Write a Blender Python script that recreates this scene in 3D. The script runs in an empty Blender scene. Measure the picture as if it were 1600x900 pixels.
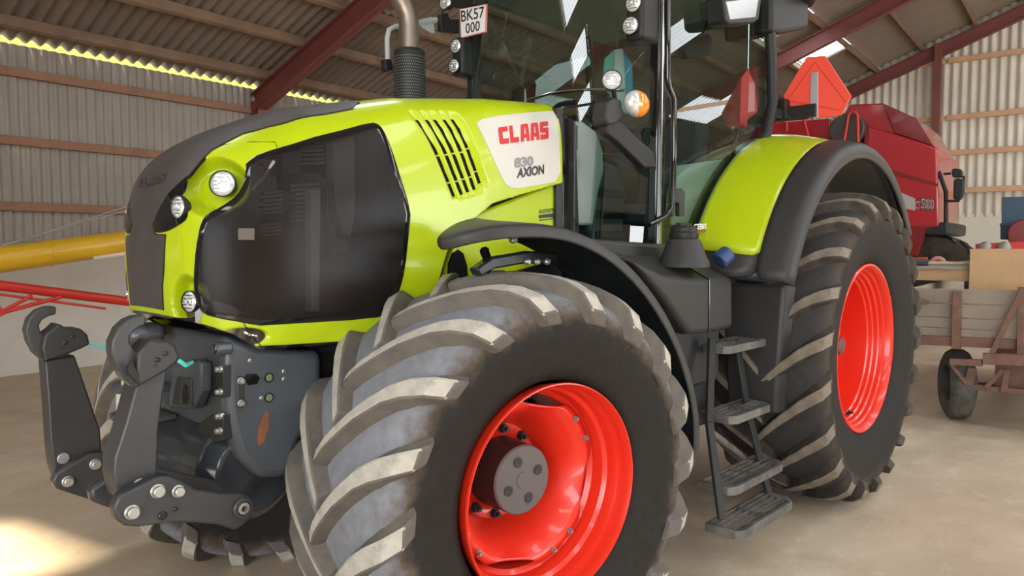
import bpy, bmesh, math, random
import numpy as np
from mathutils import Vector, Matrix
from mathutils.geometry import delaunay_2d_cdt
random.seed(7)
SC = bpy.context.scene
COL = SC.collection
PI = math.pi
# ------------------------------------------------------------------ camera
CAM_T = np.array([-2.13, -2.912, 1.716])        # camera in the tractor's frame
YAW_T, PITCH, FPX = math.radians(43.394), math.radians(-3.344), 1139.0
SKEW = math.radians(-5.1)                       # tractor stands 5 degrees off the barn's axis
def rotz(p, a):
    return np.array([p[0]*math.cos(a)-p[1]*math.sin(a), p[0]*math.sin(a)+p[1]*math.cos(a), p[2]])
CAM_W = rotz(CAM_T, SKEW)
cd = bpy.data.cameras.new('camera'); cam = bpy.data.objects.new('camera', cd); COL.objects.link(cam)
cam.location = CAM_W; cam.rotation_euler = (PI/2+PITCH, 0, YAW_T+SKEW-PI/2)
cd.sensor_width = 36; cd.lens = 36*FPX/1600; cd.clip_end = 300; cd.clip_start = .02
SC.camera = cam
# ------------------------------------------------------------------ sky, daylight openings, exposure
w = bpy.data.worlds.new('sky'); SC.world = w; w.use_nodes = True
bg = w.node_tree.nodes['Background']; bg.inputs[0].default_value = (.94, .97, 1, 1); bg.inputs[1].default_value = 8.0
sd = bpy.data.lights.new('sun', 'SUN'); sd.energy = 14; sd.color = (1, .86, .62); sd.angle = .05
so = bpy.data.objects.new('sun', sd); COL.objects.link(so)
so.rotation_euler = Vector((2.4, -.62, -6.5)).to_track_quat('-Z', 'Y').to_euler()
def portal(name, loc, rot, sx, sy):
    l = bpy.data.lights.new(name, 'AREA'); l.shape = 'RECTANGLE'; l.size = sx; l.size_y = sy; l.cycles.is_portal = True
    o = bpy.data.objects.new(name, l); COL.objects.link(o); o.location = loc; o.rotation_euler = rot
portal('front_door_portal', (-9.4, -6.9, 2.35), (0, -PI/2, 0), 4.7, 10.2)
portal('side_door_portal', (7, -14.9, 2.2), (PI/2, 0, 0), 8, 4.4)
SC.view_settings.view_transform = 'Standard'; SC.view_settings.look = 'None'
SC.view_settings.exposure = 0.08; SC.view_settings.gamma = 1; SC.view_settings.use_curve_mapping = False
SC.cycles.max_bounces = 8; SC.cycles.transparent_max_bounces = 16; SC.cycles.caustics_reflective = False; SC.cycles.caustics_refractive = False
# ------------------------------------------------------------------ pixel -> point on a real plane
def _ray(px, py):
    f = np.array([math.cos(PITCH)*math.cos(YAW_T), math.cos(PITCH)*math.sin(YAW_T), math.sin(PITCH)])
    r = np.array([math.sin(YAW_T), -math.cos(YAW_T), 0]); u = np.cross(r, f)
    return f + r*(px-800)/FPX - u*(py-450)/FPX
def ty(px, py, y): d = _ray(px, py); return CAM_T + d*(y-CAM_T[1])/d[1]
def tx(px, py, x): d = _ray(px, py); return CAM_T + d*(x-CAM_T[0])/d[0]
def wx(px, py, x): d = rotz(_ray(px, py), SKEW); return CAM_W + d*(x-CAM_W[0])/d[0]
def wy(px, py, y): d = rotz(_ray(px, py), SKEW); return CAM_W + d*(y-CAM_W[1])/d[1]
# ------------------------------------------------------------------ materials
MATS = {}
def mat(name, col, rough=.5, metal=0, var=0, vscale=6, dirt=None, dirt_amt=0, bump=0, bscale=60, coat=0, spec=.5, detail=4):
    if name in MATS: return MATS[name]
    m = bpy.data.materials.new(name); m.use_nodes = True; nt = m.node_tree; N = nt.nodes; L = nt.links
    b = N['Principled BSDF']; b.inputs['Base Color'].default_value = (*col, 1); b.inputs['Roughness'].default_value = rough
    b.inputs['Metallic'].default_value = metal; b.inputs['Coat Weight'].default_value = coat; b.inputs['Coat Roughness'].default_value = .06
    b.inputs['Specular IOR Level'].default_value = spec
    tc = N.new('ShaderNodeTexCoord')
    src = None
    if var:
        n = N.new('ShaderNodeTexNoise'); n.inputs['Scale'].default_value = vscale; n.inputs['Detail'].default_value = detail; L.new(tc.outputs['Object'], n.inputs['Vector'])
        mx = N.new('ShaderNodeMixRGB'); mx.blend_type = 'MIX'
        mx.inputs[1].default_value = (*[c*(1-var) for c in col], 1); mx.inputs[2].default_value = (*[min(1, c*(1+var)) for c in col], 1)
        L.new(n.outputs['Fac'], mx.inputs[0]); src = mx.outputs[0]
    if dirt:
        n2 = N.new('ShaderNodeTexNoise'); n2.inputs['Scale'].default_value = vscale*.6; n2.inputs['Detail'].default_value = 8; n2.inputs['Roughness'].default_value = .65; L.new(tc.outputs['Object'], n2.inputs['Vector'])
        cr = N.new('ShaderNodeValToRGB'); cr.color_ramp.elements[0].position = .42; cr.color_ramp.elements[1].position = .72
        cr.color_ramp.elements[0].color = (0, 0, 0, 1); cr.color_ramp.elements[1].color = (dirt_amt,)*3+(1,)
        L.new(n2.outputs['Fac'], cr.inputs[0])
        mx = N.new('ShaderNodeMixRGB'); L.new(cr.outputs[0], mx.inputs[0])
        if src: L.new(src, mx.inputs[1])
        else: mx.inputs[1].default_value = (*col, 1)
        mx.inputs[2].default_value = (*dirt, 1); src = mx.outputs[0]
    if src: L.new(src, b.inputs['Base Color'])
    if bump:
        n3 = N.new('ShaderNodeTexNoise'); n3.inputs['Scale'].default_value = bscale; n3.inputs['Detail'].default_value = 5; L.new(tc.outputs['Object'], n3.inputs['Vector'])
        bp = N.new('ShaderNodeBump'); bp.inputs['Strength'].default_value = bump; bp.inputs['Distance'].default_value = .01
        L.new(n3.outputs['Fac'], bp.inputs['Height']); L.new(bp.outputs[0], b.inputs['Normal'])
    MATS[name] = m; return m
def glass_mat(name, tint, ior=1.45, rough=0, base=.02):
    m = bpy.data.materials.new(name); m.use_nodes = True; nt = m.node_tree; N = nt.nodes; L = nt.links
    N.remove(N['Principled BSDF']); out = N['Material Output']
    t = N.new('ShaderNodeBsdfTransparent'); t.inputs[0].default_value = (*tint, 1)
    g = N.new('ShaderNodeBsdfGlossy'); g.inputs['Roughness'].default_value = rough
    lw = N.new('ShaderNodeLayerWeight'); lw.inputs[0].default_value = .5
    pw = N.new('ShaderNodeMath'); pw.operation = 'POWER'; pw.inputs[1].default_value = 4.5; L.new(lw.outputs['Facing'], pw.inputs[0])
    ad = N.new('ShaderNodeMath'); ad.operation = 'ADD'; ad.inputs[1].default_value = base; ad.use_clamp = True; L.new(pw.outputs[0], ad.inputs[0])
    mx = N.new('ShaderNodeMixShader'); L.new(ad.outputs[0], mx.inputs[0]); L.new(t.outputs[0], mx.inputs[1]); L.new(g.outputs[0], mx.inputs[2])
    L.new(mx.outputs[0], out.inputs[0]); MATS[name] = m; return m
M_LIME = mat('lime_paint', (.44, .555, .004), .30, coat=.3, var=.03, vscale=3)
M_RED = mat('rim_red', (.72, .028, .011), .33, coat=.35, var=.04)
M_BLACKP = mat('black_plastic', (.020, .0195, .019), .45, var=.2, vscale=8, bump=.12, bscale=350, spec=.3)
M_GREYP = mat('grey_plastic', (.036, .035, .034), .42, var=.12, vscale=5, bump=.12, bscale=400, spec=.32)
M_STRIP = mat('bonnet_strip_grey', (.055, .048, .047), .5, var=.12, vscale=12, dirt=(.16, .14, .12), dirt_amt=.25, bump=.1, bscale=300)
def mesh_mat():
    m = mat('intake_mesh', (.013, .011, .010), .32, var=.4, vscale=4, dirt=(.05, .036, .027), dirt_amt=.4, spec=.2); nt = m.node_tree; N = nt.nodes; L = nt.links
    out = N['Material Output']; t = N.new('ShaderNodeBsdfTransparent'); mx = N.new('ShaderNodeMixShader'); mx.inputs[0].default_value = .74
    L.new(t.outputs[0], mx.inputs[1]); L.new(N['Principled BSDF'].outputs[0], mx.inputs[2]); L.new(mx.outputs[0], out.inputs[0]); return m
M_MESH = mesh_mat()
def tyre_mat(name, r0, r1, side, shoulder, tread):
    m = bpy.data.materials.new(name); m.use_nodes = True; N = m.node_tree.nodes; L = m.node_tree.links; b = N['Principled BSDF']; b.inputs['Roughness'].default_value = .75; b.inputs['Specular IOR Level'].default_value = .22
    tc = N.new('ShaderNodeTexCoord'); sp = N.new('ShaderNodeSeparateXYZ'); cb = N.new('ShaderNodeCombineXYZ'); L.new(tc.outputs['Object'], sp.inputs[0]); L.new(sp.outputs[0], cb.inputs[0]); L.new(sp.outputs[2], cb.inputs[1])
    ln = N.new('ShaderNodeVectorMath'); ln.operation = 'LENGTH'; L.new(cb.outputs[0], ln.inputs[0])
    n = N.new('ShaderNodeTexNoise'); n.inputs['Scale'].default_value = 9; n.inputs['Detail'].default_value = 8; n.inputs['Roughness'].default_value = .65; L.new(tc.outputs['Object'], n.inputs['Vector'])
    ma = N.new('ShaderNodeMath'); ma.operation = 'MULTIPLY_ADD'; ma.inputs[1].default_value = .16; L.new(n.outputs['Fac'], ma.inputs[0]); L.new(ln.outputs['Value'], ma.inputs[2])
    mr = N.new('ShaderNodeMapRange'); mr.inputs['From Min'].default_value = r0+.08; mr.inputs['From Max'].default_value = r1+.08; L.new(ma.outputs[0], mr.inputs['Value'])
    cr = N.new('ShaderNodeValToRGB'); e = cr.color_ramp.elements; e[0].position = 0; e[0].color = (*side, 1); e[1].position = 1; e[1].color = (*tread, 1); k = e.new(.55); k.color = (*shoulder, 1); k = e.new(.25); k.color = (*[c*1.15 for c in side], 1); L.new(mr.outputs[0], cr.inputs[0])
    n2 = N.new('ShaderNodeTexNoise'); n2.inputs['Scale'].default_value = 26; n2.inputs['Detail'].default_value = 8; L.new(tc.outputs['Object'], n2.inputs['Vector'])
    r2 = N.new('ShaderNodeMapRange'); r2.inputs['To Min'].default_value = .7; r2.inputs['To Max'].default_value = 1.35; L.new(n2.outputs['Fac'], r2.inputs['Value'])
    mx = N.new('ShaderNodeMixRGB'); mx.blend_type = 'MULTIPLY'; mx.inputs[0].default_value = 1; L.new(cr.outputs[0], mx.inputs[1]); L.new(r2.outputs[0], mx.inputs[2]); L.new(mx.outputs[0], b.inputs['Base Color'])
    bp = N.new('ShaderNodeBump'); bp.inputs['Strength'].default_value = .3; bp.inputs['Distance'].default_value = .01; L.new(n2.outputs['Fac'], bp.inputs['Height']); L.new(bp.outputs[0], b.inputs['Normal']); return m
T_FRONT = tyre_mat('front_tyre_rubber', .60, .75, (.020, .0175, .015), (.085, .063, .045), (.215, .22, .24))
T_REAR = tyre_mat('rear_tyre_rubber', .78, .94, (.021, .0185, .016), (.058, .044, .032), (.036, .033, .031))
M_MATTB = mat('matte_black', (.006, .006, .006), .8, spec=.1)
M_GLOSSB = mat('gloss_black', (.008, .008, .009), .08, coat=.4)
M_NAVY = mat('underside_black', (.012, .014, .018), .32, var=.3, vscale=5, dirt=(.07, .085, .11), dirt_amt=.25)
M_CAST = mat('cast_grey_paint', (.068, .076, .088), .34, var=.1, vscale=7, coat=.08, bump=.12, bscale=30)
M_ARM = mat('linkage_grey', (.036, .036, .037), .42, var=.12, vscale=5, dirt=(.12, .115, .11), dirt_amt=.3, bump=.1, bscale=60)
M_CHASS = mat('chassis_dark', (.02, .021, .023), .5, var=.3, vscale=5)
M_STEEL = mat('zinc_bolt', (.50, .50, .47), .35, .8, var=.15, vscale=40)
M_DULL = mat('dull_steel', (.30, .28, .25), .5, .5, var=.25, vscale=20)
M_TYRE = mat('tyre_sidewall', (.021, .0185, .016), .7, var=.35, vscale=6, dirt=(.10, .070, .045), dirt_amt=.55, bump=.3, bscale=45, spec=.2)
M_TREAD = mat('tyre_dusty_tread', (.155, .16, .178), .8, var=.3, vscale=9, dirt=(.30, .265, .22), dirt_amt=.45, bump=.35, bscale=90, detail=8)
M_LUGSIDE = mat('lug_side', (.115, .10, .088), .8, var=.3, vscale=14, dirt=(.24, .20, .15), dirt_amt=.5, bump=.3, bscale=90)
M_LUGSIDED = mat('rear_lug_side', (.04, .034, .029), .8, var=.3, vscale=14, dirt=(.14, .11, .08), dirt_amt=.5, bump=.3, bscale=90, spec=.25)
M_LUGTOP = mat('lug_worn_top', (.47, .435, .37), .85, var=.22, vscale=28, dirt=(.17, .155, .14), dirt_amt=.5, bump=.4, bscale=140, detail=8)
M_TREADD = mat('rear_tyre_tread', (.03, .027, .025), .6, var=.35, vscale=6, dirt=(.15, .125, .10), dirt_amt=.45, bump=.35, bscale=60, detail=8)
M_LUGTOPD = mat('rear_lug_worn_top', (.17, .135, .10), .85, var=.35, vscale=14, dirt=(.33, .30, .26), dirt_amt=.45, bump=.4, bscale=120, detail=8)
M_HUB = mat('hub_grey', (.105, .098, .094), .45, var=.08, bump=.1, bscale=80)
M_WHITE = mat('decal_white', (.62, .60, .54), .35, var=.03)
M_LOGO = mat('logo_red', (.60, .018, .018), .4)
M_T830 = mat('text_grey', (.24, .24, .25), .4)
M_TBLK = mat('text_black', (.012, .012, .012), .4)
M_PLATE = mat('plate_white', (.85, .85, .85), .35)
M_LENS = mat('lamp_lens', (.72, .78, .78), .12, .35, var=.3, vscale=60, coat=.8)
M_CHROME = mat('chrome', (.8, .8, .8), .15, 1)
M_AMBER = mat('amber_lens', (.95, .25, .012), .15, coat=.8)
M_TEAL = mat('cab_trim_teal', (.24, .29, .27), .55, var=.08)
M_SEAT = mat('seat_fabric', (.055, .062, .065), .8, var=.2, vscale=30, bump=.3, bscale=200)
M_BLUE = mat('blue_cap', (.03, .055, .16), .5, var=.15)
M_EXH = mat('exhaust_pipe', (.26, .215, .17), .38, .75, var=.25, vscale=6)
M_SMV = mat('warning_red', (.95, .10, .065), .35, var=.03)
M_ALU = mat('aluminium', (.55, .57, .57), .35, .7)
M_CYAN = mat('cyan_cord', (.10, .62, .58), .5)
M_RUST = mat('rusty_iron', (.17, .095, .065), .75, var=.4, vscale=14, dirt=(.30, .13, .09), dirt_amt=.5, bump=.3, bscale=60)
M_GREYWOOD = mat('weathered_board', (.31, .255, .195), .85, var=.3, vscale=4, dirt=(.20, .17, .14), dirt_amt=.4, bump=.4, bscale=40)
M_PLY = mat('plywood', (.58, .37, .19), .7, var=.15, vscale=5, dirt=(.38, .25, .14), dirt_amt=.3)
M_CRED = mat('harvester_red', (.40, .018, .026), .25, coat=.5, var=.06, vscale=2)
M_CDRED = mat('harvester_dark_red', (.20, .012, .015), .3, coat=.3, var=.1)
M_BLUEP = mat('blue_paint', (.035, .085, .14), .5, var=.15, dirt=(.12, .12, .11), dirt_amt=.3)
M_YEL = mat('auger_yellow', (.78, .46, .02), .33, coat=.25, var=.08, vscale=3, dirt=(.4, .25, .05), dirt_amt=.25)
M_FRED = mat('frame_red', (.62, .035, .02), .4, var=.1)
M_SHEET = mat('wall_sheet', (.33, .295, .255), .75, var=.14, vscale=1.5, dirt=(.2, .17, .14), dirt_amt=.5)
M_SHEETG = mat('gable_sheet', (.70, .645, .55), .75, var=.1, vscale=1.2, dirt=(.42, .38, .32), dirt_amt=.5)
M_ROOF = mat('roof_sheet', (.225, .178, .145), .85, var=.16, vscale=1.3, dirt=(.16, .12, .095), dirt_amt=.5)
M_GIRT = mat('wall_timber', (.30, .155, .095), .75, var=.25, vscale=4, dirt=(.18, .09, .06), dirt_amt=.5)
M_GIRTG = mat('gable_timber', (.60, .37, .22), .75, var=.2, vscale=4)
M_PURL = mat('roof_timber', (.20, .125, .085), .8, var=.3, vscale=3, dirt=(.36, .25, .15), dirt_amt=.5)
M_STEELRED = mat('frame_oxide', (.20, .058, .05), .55, var=.15, vscale=2)
M_PLINTH = mat('plinth_render', (.70, .67, .59), .85, var=.08, vscale=2, dirt=(.5, .45, .36), dirt_amt=.4)
G_CAB = glass_mat('cab_glass', (.62, .75, .71), 1.5, 0, .13)
G_DOOR = glass_mat('door_glass', (.62, .75, .71), 1.5, 0, .06)
G_SKY = glass_mat('skylight_sheet', (.9, .92, .92), 1.3, .3, 0)
G_EAVE = glass_mat('eave_tint', (.36, .36, .185), 1.2, .3, 0)  # added tint, colours the daylight in the eave gap like sunlit greenery
# ------------------------------------------------------------------ mesh helpers
class MB:
    def __init__(s): s.v = []; s.f = []; s.m = []
    def add(s, vs, fs, mi=0):
        o = len(s.v); s.v += [tuple(float(c) for c in p) for p in vs]; s.f += [tuple(i+o for i in f) for f in fs]; s.m += [mi]*len(fs); return s
    def box(s, c, d, mi=0, R=None):
        hx, hy, hz = d[0]/2, d[1]/2, d[2]/2
        P = [Vector((x, y, z)) for x in (-hx, hx) for y in (-hy, hy) for z in (-hz, hz)]
        if R is not None: P = [R @ p for p in P]
        c = Vector([float(k) for k in c])
        return s.add([p+c for p in P], [(0, 1, 3, 2), (4, 6, 7, 5), (0, 4, 5, 1), (2, 3, 7, 6), (0, 2, 6, 4), (1, 5, 7, 3)], mi)
    def beam(s, p0, p1, w, h, mi=0, up=(0, 0, 1)):
        p0 = Vector([float(k) for k in p0]); p1 = Vector([float(k) for k in p1]); d = p1-p0; L = d.length; d.normalize()
        u = Vector(up); side = d.cross(u)
        if side.length < 1e-4: side = d.cross(Vector((1, 0, 0)))
        side.normalize(); u = side.cross(d)
        R = Matrix((d, side, u)).transposed()
        return s.box((p0+p1)/2, (L, w, h), mi, R)
    def cyl(s, p0, p1, r0, r1=None, n=20, mi=0, cap=True):
        r1 = r0 if r1 is None else r1
        p0 = Vector([float(k) for k in p0]); p1 = Vector([float(k) for k in p1]); d = (p1-p0).normalized()
        a = d.orthogonal().normalized(); b = d.cross(a)
        vs = []
        for p, r in ((p0, r0), (p1, r1)):
            for k in range(n):
                t = 2*PI*k/n; vs.append(p+a*r*math.cos(t)+b*r*math.sin(t))
        fs = [(k, (k+1) % n, n+(k+1) % n, n+k) for k in range(n)]
        if cap: fs += [tuple(range(n))[::-1], tuple(range(n, 2*n))]
        return s.add(vs, fs, mi)
    def tube(s, pts, r, n=10, mi=0, cap=True):
        pts = [Vector([float(k) for k in p]) for p in pts]; vs = []; fs = []
        rr = r if isinstance(r, (list, tuple)) else [r]*len(pts)
        t0 = (pts[1]-pts[0]).normalized(); a = t0.orthogonal().normalized()
        for i, p in enumerate(pts):
            t = ((pts[min(i+1, len(pts)-1)]-pts[max(i-1, 0)])).normalized(); a = (a-t*a.dot(t)).normalized(); b = t.cross(a)
            for k in range(n): q = 2*PI*k/n; vs.append(p+a*rr[i]*math.cos(q)+b*rr[i]*math.sin(q))
        for i in range(len(pts)-1):
            for k in range(n): fs.append((i*n+k, i*n+(k+1) % n, (i+1)*n+(k+1) % n, (i+1)*n+k))
        if cap: fs += [tuple(range(n))[::-1], tuple(range((len(pts)-1)*n, len(pts)*n))]
        return s.add(vs, fs, mi)
    def prism(s, poly, ext, mi=0):
        n = len(poly); e = Vector([float(k) for k in ext]); A = [Vector([float(k) for k in p]) for p in poly]
        return s.add(A+[p+e for p in A], [tuple(range(n))[::-1], tuple(range(n, 2*n))]+[(k, (k+1) % n, n+(k+1) % n, n+k) for k in range(n)], mi)
    def lathe(s, prof, n=64, mi=0, closed=False, axis='Y', org=(0, 0, 0)):
        vs = []; m = len(prof); o = Vector(org)
        for k in range(n):
            t = 2*PI*k/n
            for a, r in prof:
                if axis == 'Y': vs.append(Vector((r*math.cos(t), a, r*math.sin(t)))+o)
                elif axis == 'Z': vs.append(Vector((r*math.cos(t), r*math.sin(t), a))+o)
                else: vs.append(Vector((a, r*math.cos(t), r*math.sin(t)))+o)
        fs = []
        for k in range(n):
            for i in range(m if closed else m-1):
                j = (i+1) % m; fs.append((k*m+i, k*m+j, ((k+1) % n)*m+j, ((k+1) % n)*m+i))
        return s.add(vs, fs, mi)
    def build(s, name, mats, parent=None, bevel=0, ang=38, seg=2, loc=None, rot=None, subdiv=0):
        me = bpy.data.meshes.new(name); me.from_pydata(s.v, [], s.f); mats = mats if isinstance(mats, (list, tuple)) else [mats]
        for m in mats: me.materials.append(m)
        if len(mats) > 1: me.polygons.foreach_set('material_index', s.m)
        bm = bmesh.new(); bm.from_mesh(me); bmesh.ops.recalc_face_normals(bm, faces=bm.faces); bm.to_mesh(me); bm.free()
        me.polygons.foreach_set('use_smooth', [True]*len(me.polygons)); me.set_sharp_from_angle(angle=math.radians(ang)); me.update()
        return link(name, me, parent, bevel, seg, loc, rot, subdiv)
def link(name, me, parent=None, bevel=0, seg=2, loc=None, rot=None, subdiv=0):
    o = bpy.data.objects.new(name, me); COL.objects.link(o)
    if parent: o.parent = parent
    if loc is not None: o.location = [float(k) for k in loc]
    if rot is not None: o.rotation_euler = rot
    if bevel:
        b = o.modifiers.new('edge', 'BEVEL'); b.width = bevel; b.segments = seg; b.limit_method = 'ANGLE'; b.angle_limit = math.radians(40); b.harden_normals = False
    if subdiv:
        sm = o.modifiers.new('sub', 'SUBSURF'); sm.levels = subdiv; sm.render_levels = subdiv
    return o
def copy(o, parent=None, loc=None, rot=None):
    c = o.copy(); COL.objects.link(c); c.parent = parent if parent is not None else o.parent
    if loc is not None: c.location = [float(k) for k in loc]
    if rot is not None: c.rotation_euler = rot
    return c
def empty(name, loc=(0, 0, 0), rz=0):
    o = bpy.data.objects.new(name, None); COL.objects.link(o); o.location = loc; o.rotation_euler = (0, 0, rz); o.empty_display_size = .2; return o
def tag(o, label=None, cat=None, group=None, kind=None):
    if label: o['label'] = label
    if cat: o['category'] = cat
    if group: o['group'] = group
    if kind: o['kind'] = kind
    return o
def text_geo(body, size=1.0, bold=0, shear=0):
    cu = bpy.data.curves.new('lettering', 'FONT'); cu.body = body; cu.size = size; cu.offset = bold; cu.shear = shear; cu.resolution_u = 3
    o = bpy.data.objects.new('lettering', cu); COL.objects.link(o); dg = bpy.context.evaluated_depsgraph_get(); dg.update()
    me = bpy.data.meshes.new_from_object(o.evaluated_get(dg)); V = [tuple(v.co) for v in me.vertices]; Fc = [tuple(p.vertices) for p in me.polygons]
    bpy.data.objects.remove(o); bpy.data.curves.remove(cu); bpy.data.meshes.remove(me)
    a = np.array(V); lo = a.min(0); hi = a.max(0); a[:, 0] = (a[:, 0]-lo[0])/(hi[0]-lo[0]); a[:, 1] = (a[:, 1]-lo[1])/(hi[1]-lo[1])
    return [(p[0], p[1]) for p in a], Fc
LET = {'C': [(0, .1), (.1, 0), (.92, 0), (.92, .3), (.36, .3), (.36, .7), (.92, .7), (.92, 1), (.1, 1), (0, .9)],
 'L': [(0, 0), (.9, 0), (.9, .3), (.36, .3), (.36, 1), (0, 1)],
 'A': [(0, 0), (.34, 0), (.37, .2), (.5, .2), (.5, .42), (.41, .42), (.455, .78), (.545, .78), (.59, .42), (.5, .42), (.5, .2), (.63, .2), (.66, 0), (1, 0), (.9, .93), (.8, 1), (.2, 1), (.1, .93)],
 'S': [(0, 0), (.86, 0), (.95, .1), (.95, .64), (.36, .64), (.36, .72), (.95, .72), (.95, 1), (.1, 1), (0, .9), (0, .38), (.6, .38), (.6, .28), (0, .28)]}
def block_logo(word='CLAAS'):
    V = []; Fc = []; x = 0
    for ch in word:
        p = LET[ch]; o = len(V); V += [((x+a*.92)/(len(word)-.06), b) for a, b in p]; Fc.append(tuple(range(o, o+len(p)))); x += 1
    return V, Fc
def quad_map(V, tl, tr, br, bl):
    tl, tr, br, bl = (np.array(q, float) for q in (tl, tr, br, bl)); return [(bl*(1-a)+br*a)*(1-b)+(tl*(1-a)+tr*a)*b for a, b in V]
# ================================================================== THE BARN
WY, GX, FX, SY = 8.355, 20.4, -9.45, -15.0          # long wall, far gable, front gable, other long wall
RZ0, RS, RY = 4.42, .37, -3.5                       # roof height over the long wall, slope, ridge line
def roof_z(y): return RZ0+RS*(WY-y) if y > RY else RZ0+RS*(WY-RY)-RS*(RY-y)
def floor_mat():
    m = bpy.data.materials.new('concrete_floor'); m.use_nodes = True; N = m.node_tree.nodes; L = m.node_tree.links; b = N['Principled BSDF']
    tc = N.new('ShaderNodeTexCoord'); mp = N.new('ShaderNodeMapping'); mp.inputs['Rotation'].default_value = (0, 0, .9); mp.inputs['Scale'].default_value = (.75, 1.35, 1); L.new(tc.outputs['Object'], mp.inputs[0])
    def noise(sc, det, vec, ro=.6):
        n = N.new('ShaderNodeTexNoise'); n.inputs['Scale'].default_value = sc; n.inputs['Detail'].default_value = det; n.inputs['Roughness'].default_value = ro; L.new(vec, n.inputs['Vector']); return n.outputs['Fac']
    def ramp(f, p0, p1, c0, c1):
        r = N.new('ShaderNodeValToRGB'); r.color_ramp.elements[0].position = p0; r.color_ramp.elements[1].position = p1; r.color_ramp.elements[0].color = (*c0, 1); r.color_ramp.elements[1].color = (*c1, 1); L.new(f, r.inputs[0]); return r.outputs[0]
    def mix(f, a, c):
        x = N.new('ShaderNodeMixRGB'); L.new(f, x.inputs[0])
        if isinstance(a, tuple): x.inputs[1].default_value = (*a, 1)
        else: L.new(a, x.inputs[1])
        if isinstance(c, tuple): x.inputs[2].default_value = (*c, 1)
        else: L.new(c, x.inputs[2])
        return x.outputs[0]
    c = ramp(noise(1.1, 8, mp.outputs[0]), .3, .72, (.47, .365, .25), (.67, .55, .40))
    k = ramp(noise(5, 10, mp.outputs[0], .7), .38, .66, (0, 0, 0), (1, 1, 1))
    c = mix(ramp(noise(4.5, 9, mp.outputs[0], .75), .52, .66, (0, 0, 0), (.55, .55, .55)), c, (.72, .64, .52))
    c = mix(ramp(noise(2.2, 9, tc.outputs['Object'], .7), .56, .74, (0, 0, 0), (.5, .5, .5)), c, (.36, .28, .20))
    v = N.new('ShaderNodeTexVoronoi'); v.inputs['Scale'].default_value = 4.5; L.new(tc.outputs['Object'], v.inputs['Vector'])
    c = mix(ramp(v.outputs['Distance'], .02, .045, (.6, .6, .6), (0, 0, 0)), c, (.16, .12, .08))
    L.new(c, b.inputs['Base Color']); b.inputs['Roughness'].default_value = .62
    bp = N.new('ShaderNodeBump'); bp.inputs['Strength'].default_value = .25; bp.inputs['Distance'].default_value = .01; L.new(noise(7, 10, mp.outputs[0], .7), bp.inputs['Height']); L.new(bp.outputs[0], b.inputs['Normal'])
    return m
b = MB(); b.box(((FX+GX)/2-3, (SY+WY)/2, -.1), (GX-FX+6.6, WY-SY+.6, .2)); tag(b.build('floor', floor_mat()), kind='structure')
def wave_sheet(n, per, amp, length, sub=8, name='corrugated_sheet'):
    """corrugation along local x, sheet runs along local z from 0 to length"""
    b = MB(); vs = []; k = n*sub
    for i in range(k+1):
        x = i*per/sub; y = amp*math.cos(2*PI*i/sub)
        vs += [(x, y, 0), (x, y, length)]
    b.add(vs, [(2*i, 2*i+2, 2*i+3, 2*i+1) for i in range(k)]); return b
# long wall: rendered plinth, corrugated sheets, timber rails
b = MB(); b.box(((FX+GX)/2, WY+.12, .8), (GX-FX, .24, 1.6)); WL = tag(b.build('wall_left', M_PLINTH, bevel=.01), kind='structure')
proto = None; per = .1175; n = 9; width = n*per; x = FX
while x < GX:
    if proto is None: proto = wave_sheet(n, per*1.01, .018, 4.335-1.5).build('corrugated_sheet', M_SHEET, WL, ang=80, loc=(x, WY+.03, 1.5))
    else: copy(proto, WL, (x, WY+.03+random.uniform(-.003, .003), 1.5))
    x += width
for z in (3.962, 3.087, 2.224):
    for x0, x1 in ((FX, -.55), (-.55, 4.65), (4.65, 9.8), (9.8, 15.0), (15.0, GX)):
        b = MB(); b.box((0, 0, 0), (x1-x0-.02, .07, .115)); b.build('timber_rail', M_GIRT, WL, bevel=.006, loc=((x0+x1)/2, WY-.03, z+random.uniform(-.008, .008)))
b = MB(); b.box((0, 0, 0), (GX-FX, .01, .5)); tag(b.build('eave_tint_strip', G_EAVE, WL, loc=((FX+GX)/2, WY+.14, 4.45)), 'translucent yellow strip added to tint the daylight in the eave gap')
# far gable wall
GZ = 2.55
b = MB(); b.box((GX+.12, (SY+WY)/2, GZ/2), (.24, WY-SY, GZ)); WB = tag(b.build('wall_back', mat('gable_plinth', (.74, .71, .60), .85, var=.05, dirt=(.6, .56, .45), dirt_amt=.3)), kind='structure')
per = .21; y = WY
while y > SY:
    yn = y-5*per; top = min(roof_z(y), roof_z(yn))
    s_ = wave_sheet(5, per, .03, 1); vs = []
    for (a, c, z) in s_.v:
        yy = y-a; vs.append((GX+c, yy, GZ-.08 if z == 0 else roof_z(yy)+.02))
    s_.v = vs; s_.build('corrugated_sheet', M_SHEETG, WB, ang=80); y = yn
for z in (3.18, 4.18, 5.12, 6.62):
    for y0, y1 in ((.48, 7.5), (-8, .40), (SY, -8.1)):
        yy0 = y0; yy1 = min(y1, WY-(z-RZ0+.25)/RS) if y1 > 0 else y1
        if yy1 > yy0:
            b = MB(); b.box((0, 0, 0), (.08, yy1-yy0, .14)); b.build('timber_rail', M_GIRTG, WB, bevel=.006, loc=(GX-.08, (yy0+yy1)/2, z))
b = MB(); yp = .62; b.box((0, 0, roof_z(yp)/2-.1), (.16, .17, roof_z(yp)-.2)); b.build('gable_post', M_STEELRED, WB, bevel=.004, loc=(GX-.22, yp, 0))
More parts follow.
